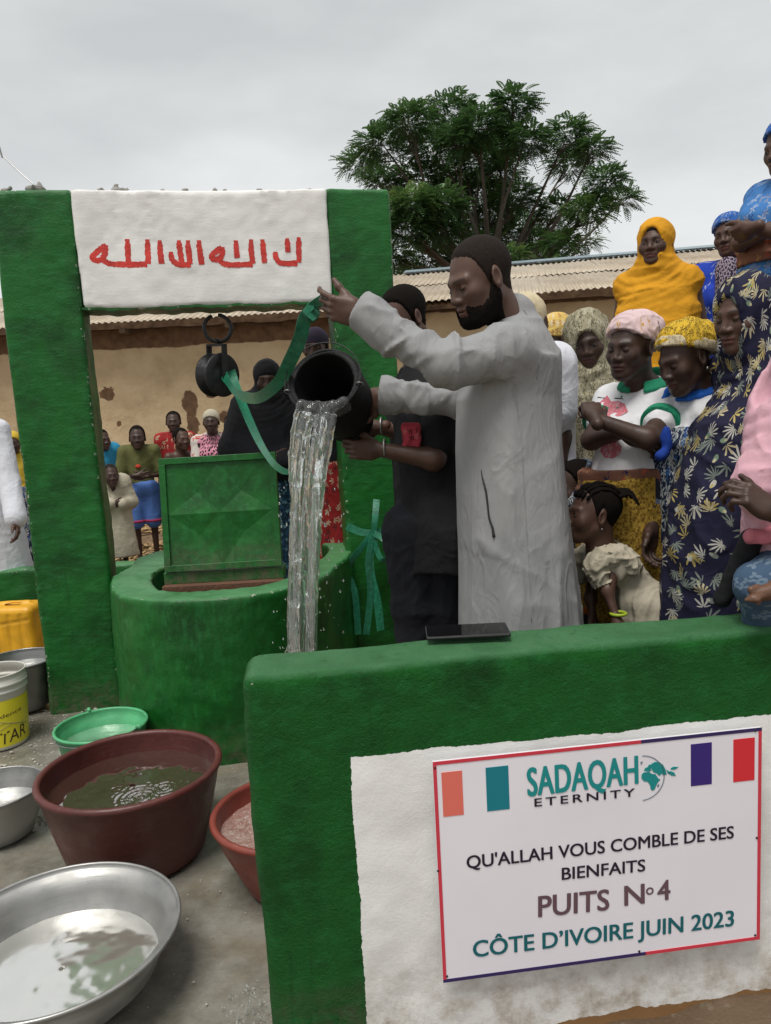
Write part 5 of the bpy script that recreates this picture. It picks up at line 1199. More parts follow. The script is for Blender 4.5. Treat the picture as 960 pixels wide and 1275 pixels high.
def printed(name, ground, layers, rough=.85, var=.1):
    m, t, b = newmat(name); uv = cyl(t); v = coords(t)
    c = ramp(t, noise(t, v, 6, 4), [(.3, tuple(x * (1 - var) for x in ground)), (.7, tuple(x * (1 + var) for x in ground))])
    for (sc_, pet, rad, seed, keep, fan, sharp, cols) in layers:
        mk, rc, r_ = motif(t, uv, sc_, pet, rad, seed, keep, fan, sharp); st_ = [(i / len(cols), k_) for i, k_ in enumerate(cols)]; c = mix(t, mk, c, ramp(t, rc, st_, 'CONSTANT'))
    t.links.new(c, b.inputs['Base Color']); b.inputs['Roughness'].default_value = rough; b.inputs['Specular IOR Level'].default_value = .25
    mm = N(t, 'ShaderNodeMapping'); mm.inputs['Scale'].default_value = (1, 1, .25); t.links.new(v, mm.inputs['Vector']); creases(t, v, bump(t, noise(t, mm.outputs[0], 30, 4, .6, .5), .22, .012, None), b); return m
cream, yel, gry, wht = (.42, .37, .23), (.4, .32, .11), (.17, .2, .17), (.44, .43, .38)
M['navy'] = printed('navy floral cotton', (.012, .012, .035), [(15, 13, .62, 1.3, .6, True, .55, [wht, yel, gry, cream, gry]), (14, 9, .48, 4.7, .5, True, .42, [yel, gry, cream, wht]), (15.5, 15, .55, 9.7, .5, True, .55, [gry, cream, wht, yel]), (15, 2, .34, 7.1, .4, True, .25, [gry, wht, (.14, .2, .14)]), (15, 2, .17, 7.1, .4, True, .25, [wht, yel, cream])])
M['grey_robe'] = fabric('light grey robe cotton', (.275, .277, .28), .05, crease=.3)
M['white_robe'] = fabric('white robe cotton', (.62, .63, .68), .05); M['white_shirt'] = fabric('white polo cotton', (.68, .68, .7), .05)
M['black_cloth'] = fabric('black cotton', (.013, .013, .015), .2); M['black_veil'] = fabric('black veil', (.016, .016, .019), .15); M['denim_black'] = fabric('black jeans', (.014, .015, .02), .2)
M['yellow_veil'] = fabric('yellow orange veil', (.62, .29, .015), .08); M['pink_veil'] = fabric('pale pink veil', (.62, .36, .42), .05)
M['collar_green'] = fabric('green collar', (.02, .24, .13)); M['collar_blue'] = fabric('blue collar', (.02, .12, .5)); M['purple_cap'] = fabric('dark purple cap', (.045, .035, .06))
M['cream_cap'] = fabric('cream knitted cap', (.55, .47, .31), .2); M['olive_tee'] = fabric('olive t-shirt', (.11, .115, .04), .1); M['blue_short'] = fabric('blue shorts', (.09, .19, .5), .1)
M['cream_cloth'] = fabric('dirty cream cotton', (.42, .38, .29), .15); M['girl_dress'] = fabric('soiled cream dress', (.4, .36, .28), .2); M['tee_blue'] = fabric('blue shirt', (.03, .25, .42))
M['pink_dress'] = printed('pink dress with black dots', (.6, .25, .33), [(30, 1, .35, 3, 1, False, 1, [(.01, .01, .01)])]); M['scarf_red'] = printed('white scarf with red flowers', (.6, .55, .5), [(12, 5, .4, 2, .6, False, .5, [(.5, .06, .05), (.6, .25, .2)])])
M['olive_scarf'] = printed('olive and cream patterned veil', (.3, .27, .18), [(26, 5, .55, 1, .8, False, .4, [(.09, .085, .055), (.45, .42, .32)]), (55, 3, .5, 6, .7, False, .4, [(.06, .06, .04), (.4, .38, .28)])])
M['pink_wrap'] = printed('pale pink head wrap with flowers', (.62, .47, .48), [(13, 5, .5, 5, .55, True, .4, [(.35, .07, .06), (.5, .3, .08), (.06, .04, .04)])])
M['gold_wrap'] = printed('yellow and black head wrap', (.6, .38, .03), [(34, 6, .55, 2, .85, False, .35, [(.02, .015, .01)])]); M['lace'] = printed('cream lace band', (.55, .47, .32), [(60, 5, .5, 2, .8, False, .35, [(.2, .16, .09)])])
M['gold_skirt'] = printed('gold wax-print wrapper', (.33, .2, .03), [(90, 3, .55, 1, .9, False, .6, [(.1, .05, .01), (.5, .33, .06)]), (3.6, 4, .42, 5.2, .6, False, .8, [(.45, .12, .02), (.14, .16, .24)]), (3.6, 4, .3, 5.2, .6, False, .8, [(.02, .02, .03)]), (14, 5, .3, 3, .2, False, .5, [(.25, .04, .03), (.02, .02, .04)])])
M['blue_print'] = printed('blue and white wax-print cloth', (.012, .02, .05), [(20, 5, .62, 1, .9, False, .4, [(.4, .42, .42), (.03, .1, .3), (.45, .45, .42)]), (42, 3, .5, 3, .8, False, .4, [(.3, .34, .36)])])
M['blue_gown'] = printed('bright blue gown with white stripes', (.015, .05, .4), [(16, 4, .45, 2, .35, False, .4, [(.3, .35, .5)])]); M['sky_gown'] = printed('light blue patterned gown', (.05, .17, .42), [(22, 5, .55, 2, .7, False, .4, [(.25, .25, .33), (.02, .05, .2), (.35, .4, .5)])])
M['lilac_net'] = printed('black cloth with lilac circles', (.03, .02, .04), [(30, 6, .6, 2, 1, False, .8, [(.4, .33, .4)]), (30, 6, .36, 2, 1, False, .8, [(.03, .02, .04)])]); M['red_print'] = printed('red black and cream wax print', (.3, .02, .02), [(16, 8, .6, 2, .9, True, .4, [(.02, .02, .02), (.5, .42, .28)])])
M['teal_print'] = printed('dark teal dotted skirt', (.01, .03, .05), [(34, 4, .5, 2, .9, False, .4, [(.2, .4, .45), (.03, .1, .2)])]); M['head_blue'] = printed('blue printed headscarf', (.03, .11, .38), [(30, 5, .5, 2, .6, False, .4, [(.3, .35, .4)])])
M['belly_print'] = printed('striped sash', (.2, .09, .06), [(22, 4, .6, 2, .8, True, .4, [(.35, .2, .05), (.03, .03, .08), (.4, .08, .04)])]); M['dark_blue_pants'] = fabric('navy trousers', (.012, .018, .04)); M['yellow_cloth'] = fabric('yellow cotton', (.6, .42, .05)); M['jean_blue'] = printed('washed blue jeans', (.05, .09, .15), [(60, 3, .6, 2, .5, False, .6, [(.12, .17, .23)])])
# ================================================================== THE PEOPLE
G = .33
def base_of(hp, fwd_yaw, h, z=None): return np.array([hp[0] - .035 * math.cos(R(fwd_yaw)), hp[1] - .035 * math.sin(R(fwd_yaw)), (hp[2] - 1.585 * h / 1.7) if z is None else z])
# ---- the man in the grey robe
hp = D(597, 348, 2.42); p = Bod('man', 'bearded man in a long light grey robe pouring water with raised arm', base_of(hp, 185, 1.79) + (.1, .02, 0), 185, 1.79, vox=.008, hvox=.0028, skin='skin_man', hs=1.06)
p.base[2] = G
p.head(hp, 204, 20, 0); J = p.j
J['neck'] = D(640, 405, 2.50); J['shL'] = D(632, 438, 2.30); J['shR'] = D(630, 444, 2.72); J['pel'] = D(636, 610, 2.52)
J['elL'] = D(556, 455, 2.25); J['wrL'] = D(452, 392, 2.33)
J['elR'] = D(575, 498, 2.75); J['wrR'] = D(482, 492, 2.80)
J['hiL'] = J['pel'] + (-.02, -.09, -.03); J['hiR'] = J['pel'] + (-.02, .09, -.03)
for q, dy in (('L', -.1), ('R', .1)): J['kn' + q] = np.array([J['pel'][0], J['pel'][1] + dy, G + .5]); J['an' + q] = np.array([J['pel'][0] + .02, J['pel'][1] + dy, G + .08])
hdL = D(398, 380, 2.36) - J['wrL']; vw = nrm(ray(430, 380))
p.hand['L'] = (hdL, -vw * 1.0 + np.array([0, 0, -.25]), dict(curl=(24, 38, 48, 55), thumb=(26, -5), spread=5), False)
p.hand['R'] = (D(455, 500, 2.82) - J['wrR'], -vw + np.array([.1, 0, .5]), dict(curl=(50, 55, 60, 60), thumb=(40, 20), spread=3), False)
p.build(hair=(.0035, 'stubble', dict(plane=((0, -.62, .78), .012), vox=.003, bumpy=.0006)), eyes='down')
p.furze('beard', .0065, M['hair'], beard_mask, rough=.0012)
rb = S(); rb.cap(J['neck'] + (0.0, 0, -.04), J['neck'] + (-.005, .0, .035), .08, .062, k=.0); p.torso(rb, .014, belly=.02, k=.03); p.shoulders(rb, .008)
p.arm(rb, 'L', .018, 1.0, r=(.056, .041, .037, .028), flare=.008); p.arm(rb, 'R', .016, 1.0, r=(.056, .042, .036, .028), flare=.010)
pe = J['pel']; ang = R(185)
rb.loft([(G + .05, pe[0] + .035, pe[1], .30, .23), (G + .4, pe[0] + .02, pe[1], .27, .205), (pe[2], pe[0] - .005, pe[1], .22, .165), (pe[2] + .3, pe[0] - .015, pe[1], .185, .142), (J['neck'][2] - .12, J['neck'][0] - .01, pe[1] + .01, .185, .12)], ang, k=.04)
# open cuffs
for q, e_ in (('L', 'elL'), ('R', 'elR')):
    d_ = nrm(J['wr' + q] - J[e_]); sx_ = nrm(np.cross(d_, (0, 0, 1))); rb.box(J['wr' + q] + d_ * .09, (.08, .1, .1), np.stack([d_, sx_, np.cross(d_, sx_)], 1), rad=.001, k=.003, op='s'); rb.cap(J['wr' + q] - d_ * .045, J['wr' + q] + d_ * .06, .042, .05, k=.004, op='s')
robe = p.cloth('robe', rb, M['grey_robe'], .0075, amp=.014, f=(11, 11, .6), amp2=.002, f2=5, seed=2, warp=.35, limbs=[(J['shL'], J['elL'], .009), (J['elL'], J['wrL'], .010), (J['shR'], J['elR'], .007), (J['elR'], J['wrR'], .009)])
# side pocket zip on the robe
zp = [D(600, 592, 2.25), D(604, 612, 2.25), D(608, 632, 2.25), D(613, 668, 2.25)]
def on_mesh(o, px, py):
    from mathutils.bvhtree import BVHTree
    if 'bvh' not in on_mesh.__dict__: on_mesh.bvh = {}
    if o.name not in on_mesh.bvh:
        me = o.data; co = np.empty(len(me.vertices) * 3, np.float32); me.vertices.foreach_get('co', co); co = co.reshape(-1, 3) + rootloc(o); on_mesh.bvh[o.name] = BVHTree.FromPolygons(co.tolist(), [list(q.vertices) for q in me.polygons])
    r_ = ray(px, py); h_ = on_mesh.bvh[o.name].ray_cast(Vector((0, 0, CAM_H)), Vector(r_.tolist()))
    return (np.array(h_[0]), np.array(h_[1])) if h_[0] is not None else (D(px, py, 2.3), -nrm(r_))
zz_ = [on_mesh(robe, *q)[0] - nrm(ray(*q)) * .002 for q in ((599, 585), (601, 597), (605, 612), (607, 628), (609, 645), (613, 657), (615, 669))]
def decal(o, poly, name, mat, parent, off=.0022):
    c_ = np.mean(poly, 0); n_ = len(poly); V = [c_] + [c_ + (np.array(q) - c_) * f_ for f_ in (.25, .5, .75, 1.) for q in poly]
    P_w = [on_mesh(o, *q)[0] - nrm(ray(*q)) * off for q in V]; F_ = [(0, 1 + k, 1 + (k + 1) % n_) for k in range(n_)] + [(1 + j * n_ + k, 1 + (j + 1) * n_ + k, 1 + (j + 1) * n_ + (k + 1) % n_, 1 + j * n_ + (k + 1) % n_) for j in range(3) for k in range(n_)]
    MB().add(P_w, F_).build(name, mat, parent, smooth=True)
mb = MB(); mb.tube(spline(zz_, 4), np.interp(np.linspace(0, 1, 25), [0, .3, .6, .8, 1], [.001, .0035, .003, .0035, .005]), 6); mb.build('pocket_zip', M['black'], p.root, smooth=True)

seam = [on_mesh(robe, x, y)[0] - nrm(ray(x, y)) * .0004 for x, y in ((640, 478), (646, 520), (650, 560), (652, 600), (655, 650), (658, 700), (660, 740), (662, 775))]
MB().tube(spline(seam, 5), .0011, 5).build('side_seam', M['grey_robe'], p.root, smooth=True)
seam = [on_mesh(robe, x, y)[0] - nrm(ray(x, y)) * .0004 for x, y in ((652, 384), (660, 400), (668, 425), (672, 450), (668, 472))]
MB().tube(spline(seam, 5), .0013, 5).build('shoulder_seam', M['grey_robe'], p.root, smooth=True)

# ---- young man in black behind the pillar side
hp = D(501, 396, 3.0); p = Bod('man', 'young man in black holding the bucket, head half hidden behind grey sleeve', base_of(hp, 215, 1.74, G), 215, 1.72, vox=.009, hvox=.0034, skin='skin')
p.head(hp, 222, 22, 0); J = p.j; J['neck'] = D(524, 458, 3.05); J['shL'] = D(560, 505, 2.95); J['shR'] = D(505, 500, 3.2); J['pel'] = D(541, 650, 3.05)
J['elL'] = D(540, 572, 2.86); J['wrL'] = D(474, 560, 2.86); J['elR'] = D(530, 545, 3.1); J['wrR'] = D(470, 532, 3.02)
for q, dx in (('L', .03), ('R', -.09)): J['hi' + q] = J['pel'] + (dx, 0, -.03); J['kn' + q] = np.array([J['pel'][0] + dx, J['pel'][1], G + .5]); J['an' + q] = np.array([J['pel'][0] + dx, J['pel'][1], G + .08])
p.hand['L'] = ((-1, .1, .05), -vw, dict(curl=(35, 40, 45, 45), thumb=(40, 15), spread=4)); p.hand['R'] = ((-1, -.1, -.1), -vw, dict(curl=(35, 40, 45, 45), thumb=(40, 15), spread=4))
p.build(hair=(.007, 'hair', dict(plane=((0, -.6, .8), .008))), eyes='down')
ts = S(); p.torso(ts, .014, z0=J['pel'][2] - .18, k=.02); p.shoulders(ts, .012); p.arm(ts, 'L', .018, .34); p.arm(ts, 'R', .018, .42); p.cloth('shirt', ts, M['black_cloth'], .009)
tr_ = S(); p.legs(tr_, .02, .97, r=(.095, .07, .068, .055)); tr_.ell(J['pel'], (.17, .13, .13), k=.04); p.cloth('jeans', tr_, M['denim_black'], .009, amp=.005, f=(5, 5, 14), amp2=.004)
c_ = D(512, 543, 2.86); V, Q = S().box(c_, (.036, .02, .05), rad=.015).mesh(.006, lambda P: vnoise(P * 30) * .008 + vnoise(P * 60) * .004); npmesh('pink_tunic_panel', V, Q, printed('coral pink lace', (.5, .06, .09), [(40, 5, .5, 2, .6, False, .4, [(.03, .01, .01), (.6, .2, .2)])]), p.root)
for (x, y, d_) in ((479, 557, 2.85), (475, 530, 3.01)):
    c_ = D(x, y, d_); MB().tube([c_ + np.array([.004 * math.cos(a), .03 * math.cos(a), .03 * math.sin(a)]) for a in np.linspace(0, 2 * PI, 18)], .004, 6).build('bracelet', M['alu'], p.root, smooth=True)

# ---- man in cream cap behind the robe
hp = D(657, 402, 3.15); p = Bod('man', 'man in cream cap and white shirt hidden behind the grey-robed man', base_of(hp, 60, 1.74, G), 60, 1.72, vox=.01, hvox=.004, skin='skin_dark'); p.head(hp, 60, 0)
J = p.j; J['shR'] = D(690, 455, 3.0); J['elR'] = D(697, 545, 3.05); J['wrR'] = D(694, 610, 3.05); J['pel'] = D(672, 610, 3.2)
p.build(hands=True); p.shell('cap', .008, M['cream_cap'], plane=((0, -.1, 1), -.015), bumpy=.002, fine=60)
ts = S(); p.torso(ts, .02, z0=G + .7, k=.02); p.shoulders(ts, .02); p.arm(ts, 'L', .02, .4); p.arm(ts, 'R', .028, .3); p.cloth('shirt', ts, M['white_robe'], .01)
tr_ = S(); p.legs(tr_, .025, .97); tr_.ell(J['pel'], (.18, .14, .14), k=.04); p.cloth('trousers', tr_, M['dark_blue_pants'], .011)
# ---- person with yellow print cap, further back
hp = D(690, 421, 3.9); p = Bod('woman', 'person in yellow and white cap peering past the olive veil', base_of(hp, 250, 1.6, G), 250, 1.62, fem=True, vox=.013, hvox=.005, skin='skin_dark'); p.head(hp, 200, 0); p.build()
p.shell('cap', .012, printed('yellow cap cloth', (.6, .42, .12), [(24, 5, .5, 2, .6, False, .4, [(.6, .55, .5), (.3, .1, .05)])]), plane=((0, -.1, 1), .0)); ts = S(); p.torso(ts, .02, k=.02); p.shoulders(ts, .02); p.arm(ts, 'L', .02, .9); p.arm(ts, 'R', .02, .9); p.legs(ts, .04, .9); p.cloth('dress', ts, M['blue_print'], .014)

# ---- generic head coverings
def veil(p, mat, name='veil', open_=(.052, .078), grow=.016, drop=.42, spread=.21, vox=.0065, f=(13, 13, 3), amp=.007, back=.0, ydrop=None, cut=None, ridge=1, seed=1, extra=None, oz=-.012, depth=None, ring=.007):
    J = p.j; H = p.H; hm = p.HM(); k = p.hs; s = S(); g = grow
    s.ell(H((0, -.02, .03)), ((.078 + g) * k, (.098 + g) * k, (.088 + g) * k), hm, k=0)
    s.ell(H((0, .0, -.035)), ((.068 + g) * k, (.075 + g) * k, (.1 + g) * k), hm, k=.03)
    nk = J['neck']; s.cap(H((0, -.005, -.09)), nk + p.f * .01, (.066 + g) * k, .085 * p.k + g, k=.04)
    for q in 'LR': s.cap(nk + p.f * .01, J['sh' + q] * .92 + nk * .08, .075 * p.k + g, .062 * p.k + g, k=.06)
    z1 = nk[2] - .03; z0 = z1 - drop * p.k; sp = spread * p.k
    dp_ = depth or spread * .78
    s.loft([(z0, nk[0] + p.f[0] * .03, nk[1] + p.f[1] * .03, sp, dp_ * p.k), ((z0 + z1) / 2, nk[0] + p.f[0] * .03, nk[1] + p.f[1] * .03, sp * .95, dp_ * .97 * p.k), (z1 - .15 * p.k, nk[0] + p.f[0] * .02, nk[1] + p.f[1] * .02, min(sp, (p.sw + .065) * p.k), .155 * p.k), (z1 - .05, nk[0] + p.f[0] * .02, nk[1] + p.f[1] * .02, min(sp * .85, (p.sw + .0) * p.k), .13 * p.k), (z1 + .02, nk[0], nk[1], .11 * p.k, .1 * p.k)], R(p.yaw), k=.05)
    if extra: extra(s, p)
    a, b_ = open_; s.ell(H((0, .13, oz)), (a * k, .12 * k, b_ * k), hm, k=.008, op='s')
    return p.cloth(name, s, mat, vox, amp=amp, f=f, amp2=amp * .5, f2=12, cut=cut, ridge=ridge, seed=seed, rings=(H((0, .06, .02)), nrm(p.l + p.f * .3), H((0, .03, -.07))[2], .34 * p.k, ring))
def wrap(p, mat, t=.012, plane=((0, -.35, .95), .012), knot=None, mat2=None, name='head_wrap'):
    def ex(sd):
        if knot: sd.ell(knot[0], knot[1], k=.03)
    o = p.shell(name, t, mat, plane=plane, bumpy=.004, fine=24, extra=ex)
    if mat2:
        n = nrm(plane[0]); c = plane[1]; sd = S(); sd.ell((0, -.018, .035), (.077 + t, .097 + t, .086 + t), k=0)
        V, Q = sd.mesh(.0042, lambda P: vnoise(P * 40) * .003, cut=lambda x, y, z: np.abs(n[0] * x + n[1] * y + n[2] * z - c - .012) - .017); W, Q = p.place(V, Q, p.HM(), p.j['head'], p.hs); npmesh('band', W, Q, mat2, p.root)
    return o
def skirt(p, mat, z_top, r=(.19, .25), name='skirt', z0=.06, depth=.85, amp=.009, vox=.01, cx=0, cy=0, belly=0.):
    s = S(); J = p.j; b = p.base; pe = J['pel']; zt = z_top
    s.loft([(b[2] + z0, pe[0] + cx, pe[1] + cy, r[1], r[1] * depth), (b[2] + .5 * p.k, pe[0] + cx * .7, pe[1] + cy * .7, (r[0] + r[1]) / 2, (r[0] + r[1]) / 2 * depth), (pe[2] - .02, pe[0], pe[1], r[0], r[0] * depth), (zt, pe[0] + p.f[0] * belly * .5, pe[1] + p.f[1] * belly * .5, r[0] * .86, r[0] * .86 * depth + belly)], R(p.yaw), k=.01)
    return p.cloth(name, s, mat, vox, amp=amp, f=(9, 9, 1.2))
def blouse(p, mat, z0, g=.012, sl=.3, belly=0., name='shirt', vox=.008, amp=.004, slg=.02, cuffs=None):
    s = S(); p.torso(s, g, belly=belly, z0=z0, k=.02); p.shoulders(s, g)
    for q in 'LR': p.arm(s, q, g + .008, sl)
    o = p.cloth(name, s, mat, vox, amp=amp, f=(6, 6, 5), amp2=.004, f2=8)
    if cuffs:
        for q in 'LR':
            J = p.j; a, e_ = J['sh' + q], J['el' + q]; d_ = e_ - a; c0 = a + d_ * (sl / .5); u = nrm(d_); s2 = S(); s2.cap(c0 - u * .022, c0 + u * .002, .0635 * p.k, .0615 * p.k); s2.cap(c0 - u * .06, c0 + u * .09, .0, .001, k=.001)
            rr_ = .052 * p.k + g + .012; s2 = S(); s2.cap(c0 - u * .012, c0 + u * .012, rr_, rr_); lim = u; V, Q = s2.mesh(.005, cut=lambda x, y, z: np.abs((x - c0[0]) * u[0] + (y - c0[1]) * u[1] + (z - c0[2]) * u[2]) - .017)
            npmesh('sleeve_cuff', V, Q, cuffs, p.root)
    return o
WG = 'women watching at the right'

# ---- woman in olive patterned veil
hp = D(732, 424, 3.2); p = Bod('w', 'woman draped in an olive patterned veil, standing next to grey robe', base_of(hp, 262, 1.62, G), 262, 1.63, WG, True, .011, .0036, 'skin_dark'); p.head(hp, 250, 16, 4); J = p.j; J['pel'] = p.P(0, 0, .93)
p.build(legs=True); veil(p, M['olive_scarf'], drop=.62, spread=.225, open_=(.062, .092), grow=.014, amp=.010, depth=.17, oz=-.02)
skirt(p, M['cream_cloth'], J['pel'][2] + .1, (.2, .24))

# ---- woman in pink head wrap and white polo, arms crossed
hp = D(786, 432, 2.78); p = Bod('w', 'woman with pink head wrap and green-collared white polo, arms crossed', base_of(hp, 235, 1.62, G), 235, 1.62, WG, True, .008, .003, 'skin_dark'); p.head(hp, 218, 6, -3); J = p.j
p.base[2] = G; J['neck'] = D(808, 478, 2.86); J['pel'] = D(780, 636, 2.85); J['shL'] = D(842, 505, 2.78); J['shR'] = D(762, 500, 2.98)
J['elL'] = D(806, 546, 2.58); J['wrL'] = D(742, 522, 2.62); J['elR'] = D(736, 548, 2.85); J['wrR'] = D(776, 538, 2.68)
p.hand['L'] = ((D(736, 506, 2.68) - J['wrL']), -vw, dict(curl=(60, 62, 65, 65), thumb=(35, 15), spread=2)); p.hand['R'] = ((D(806, 548, 2.66) - J['wrR']), -vw + np.array([0, 0, .6]), dict(curl=(18, 22, 25, 32), thumb=(30, 8), spread=5))
p.build(eyes='down'); wrap(p, M['pink_wrap'], .016, ((0, -.5, .87), .022), knot=((0, -.09, .055), (.072, .078, .066)))
polo = blouse(p, M['white_shirt'], J['pel'][2] + .07, .008, .27, belly=.035, cuffs=M['collar_green']); p.collar(M['collar_green'])
skirt(p, M['gold_skirt'], J['pel'][2] + .13, (.185, .23), belly=.03)
s_ = S(); s_.loft([(J['pel'][2] + .06, J['pel'][0], J['pel'][1], .178, .158), (J['pel'][2] + .155, J['pel'][0] - .004, J['pel'][1], .168, .152)], R(p.yaw)); p.cloth('sash', s_, M['belly_print'], .008, amp=.012, f=(3, 3, 22), seed=4)
for i in range(3):
    pos, nn = on_mesh(polo, 779 - i * 5, 480 + i * 14); V, Q = S().ell(pos, (.005, .005, .005)).mesh(.002); npmesh('button', V, Q, M['collar_green'], p.root)
pr_ = printed('faded pink and red print', (.55, .16, .2), [(50, 5, .5, 2, .7, False, .4, [(.6, .3, .32), (.68, .6, .62)])])
decal(polo, [(742, 505), (750, 498), (756, 492), (761, 500), (770, 499), (778, 503), (782, 512), (772, 518), (758, 520), (747, 516)], 'chest_print', pr_, p.root)
decal(polo, [(750, 552), (760, 548), (768, 549), (774, 556), (772, 566), (763, 571), (753, 570), (747, 562)], 'belly_print', pr_, p.root)
for (x0, x1, y) in ((744, 753, 494), (765, 776, 495)): decal(polo, [(x0, y), (x1, y + 1), (x1, y + 2.2), (x0, y + 1.2)], 'print_line', M['black_cloth'], p.root)

# ---- woman in yellow head wrap and blue collar
hp = D(853, 446, 2.6); p = Bod('w', 'woman with yellow head wrap and blue collar looking down, between pink wrap and floral veil', base_of(hp, 205, 1.6, G), 205, 1.6, WG, True, .008, .003, 'skin_dark'); p.head(hp, 200, 20, 2); J = p.j
J['neck'] = D(868, 492, 2.70); J['pel'] = D(852, 650, 2.8); J['shL'] = D(895, 520, 2.58); J['shR'] = D(840, 516, 2.78); J['elR'] = D(826, 585, 2.78); J['wrR'] = D(812, 655, 2.7)
p.build(eyes='down'); wrap(p, M['gold_wrap'], .018, ((0, -.5, .87), .03), knot=((0, -.1, .03), (.07, .07, .06)), mat2=M['lace'])
blouse(p, M['white_shirt'], J['pel'][2] + .05, .016, .3); p.collar(M['collar_blue'], r=.088, h=.07)
sh = S(); p.torso(sh, .028, belly=.02, z0=J['pel'][2] - .05, z1=J['neck'][2] - .18, k=.02); p.cloth('tied_wrapper', sh, M['blue_print'], .009, amp=.009, f=(5, 5, 14), seed=3)
c_ = D(824, 566, 2.52); kn = S(); kn.ell(c_, (.022, .02, .02)); kn.ell(c_ + (.02, .01, .05), (.02, .02, .045), k=.02); V, Q = kn.mesh(.006, lambda P: vnoise(P * 30) * .008); npmesh('knot', V, Q, fabric('deep blue cloth', (.01, .04, .25)), p.root)
skirt(p, M['blue_print'], J['pel'][2] + .06, (.18, .21))
V, Q = S().ell(p.H((.079, -.012, -.05)), (.004, .004, .006)).mesh(.0018); npmesh('earring', V, Q, M['alu'], p.root)

# ---- woman in navy floral veil and gown
hp = D(928, 392, 2.38); p = Bod('w', 'tall woman in a full-length navy veil and gown printed with pale leaves', base_of(hp, 196, 1.66, G) + (.05, 0, 0), 196, 1.66, WG, True, .008, .003, 'skin'); p.head(hp, 207, 9, 0); J = p.j; J['pel'] = p.P(0, 0, .93); J['pel'][2] = G + .93
p.build(eyes='down')
def fl(s, p):
    J = p.j; pe = J['pel']; cx, cy = D(914, 640, 2.42)[:2]
    s.loft([(G + .04, cx + .03, cy + .03, .31, .27), (G + .5, cx + .03, cy + .02, .285, .245), (pe[2], cx + .03, cy + .02, .25, .2), (pe[2] + .25, cx + .07, cy, .2, .165), (J['neck'][2] - .1, J['neck'][0], J['neck'][1], .14, .1)], R(196), k=.06)
veil(p, M['navy'], 'floral_veil_gown', drop=.5, spread=.19, open_=(.06, .09), grow=.013, vox=.0075, extra=fl, amp=.010, f=(8, 8, 1.5), ridge=0, oz=-.012)
sd2 = S(); hm = p.HM(); sd2.ell((0, -.018, .035), (.083, .103, .092), k=0); V, Q = sd2.mesh(.004, cut=lambda x, y, z: np.maximum(np.abs(-.45 * y + .9 * z - .038 + 0 * x) - .006, -y + .02)); W, Q = p.place(V, Q, hm, J['head'], p.hs); npmesh('inner_band', W, Q, M['cream_cloth'], p.root)

# ---- woman in pale pink veil with a baby, cut by the right edge
p = Bod('w', 'seated woman in a pale pink veil cut off by the right edge', (1.3, 2.13, G), 195, 1.6, WG, True, .01, .005, 'skin_dark'); hp = D(1012, 455, 2.05); p.head(hp, 190, 8); J = p.j
J['neck'] = D(1022, 520, 2.1); J['pel'] = D(1010, 690, 2.15); J['shL'] = D(1010, 565, 1.98); J['shR'] = D(1020, 560, 2.28); J['elL'] = D(1000, 650, 1.95); J['wrL'] = D(966, 640, 1.93)
p.hand['L'] = (D(940, 622, 1.93) - J['wrL'], -vw + np.array([0, 0, 1.]), dict(curl=(40, 45, 50, 55), thumb=(35, 15), spread=3)); J['elR'] = D(1010, 650, 2.3); J['wrR'] = D(975, 660, 2.3)
p.build()
def pk(s, p):
    s.cap(D(985, 520, 2.05), D(944, 600, 2.02), .075, .05, k=.05); s.cap(D(944, 600, 2.02), D(935, 625, 2.02), .042, .03, k=.04); s.cap(D(990, 500, 2.05), D(985, 680, 2.1), .1, .12, k=.06); s.cap(D(932, 610, 2.04), D(955, 668, 2.05), .028, .02, k=.03); s.ell(D(962, 632, 1.9), (.05, .06, .035), k=.015, op='s')
veil(p, M['pink_veil'], drop=.45, spread=.2, extra=pk, ridge=0, amp=.008, vox=.008)
V, Q = S().cap(D(935, 668, 2.0), D(975, 668, 2.0), .022).mesh(.005, lambda P: vnoise(P * 40) * .009); npmesh('pink_ruffle', V, Q, fabric('pink ruffle', (.5, .16, .2)), p.root)
jn = S(); jn.cap(D(1000, 690, 2.1), D(944, 728, 1.98), .075, .055, k=0); jn.cap(D(944, 728, 1.98), D(948, 790, 2.05), .05, .04, k=.03); p.cloth('jeans', jn, M['jean_blue'], .008, amp=.004)
sk = S(); sk.cap(D(936, 672, 2.05), D(900, 745, 2.1), .03, .022, k=0); p.cloth('dark_strap', sk, M['black_cloth'], .006, amp=.003)
# baby foot resting on the wall edge side
ba = Bod('b', 'small child seated on the pink-veiled woman, only one bare foot showing', D(1010, 800, 2.0) * (1, 1, 0) + (0, 0, G + .02), 190, .78, None, False, .007, .006, 'skin_warm'); J = ba.j
ba.head(D(1030, 640, 1.98), 200, 0); J['neck'] = D(1032, 668, 2.0); J['pel'] = D(1030, 730, 2.0); J['shL'] = D(1030, 680, 1.93); J['shR'] = D(1034, 680, 2.07); J['elL'] = D(1020, 705, 1.9); J['wrL'] = D(1005, 715, 1.9); J['elR'] = D(1025, 705, 2.1); J['wrR'] = D(1010, 715, 2.1)
J['hiL'] = D(1022, 732, 1.97); J['knL'] = D(998, 716, 1.92); J['anL'] = D(966, 728, 1.9); J['hiR'] = D(1024, 735, 2.05); J['knR'] = D(1000, 730, 2.08); J['anR'] = D(985, 742, 2.06); ba.build()
bl = S(); ba.torso(bl, .01, k=.02); ba.shoulders(bl, .01); ba.cloth('vest', bl, M['pink_dress'], .008)
ft = S(); a_ = D(972, 734, 1.9); b_2 = D(943, 740, 1.9); ft.cap(a_, b_2, .024, .019)
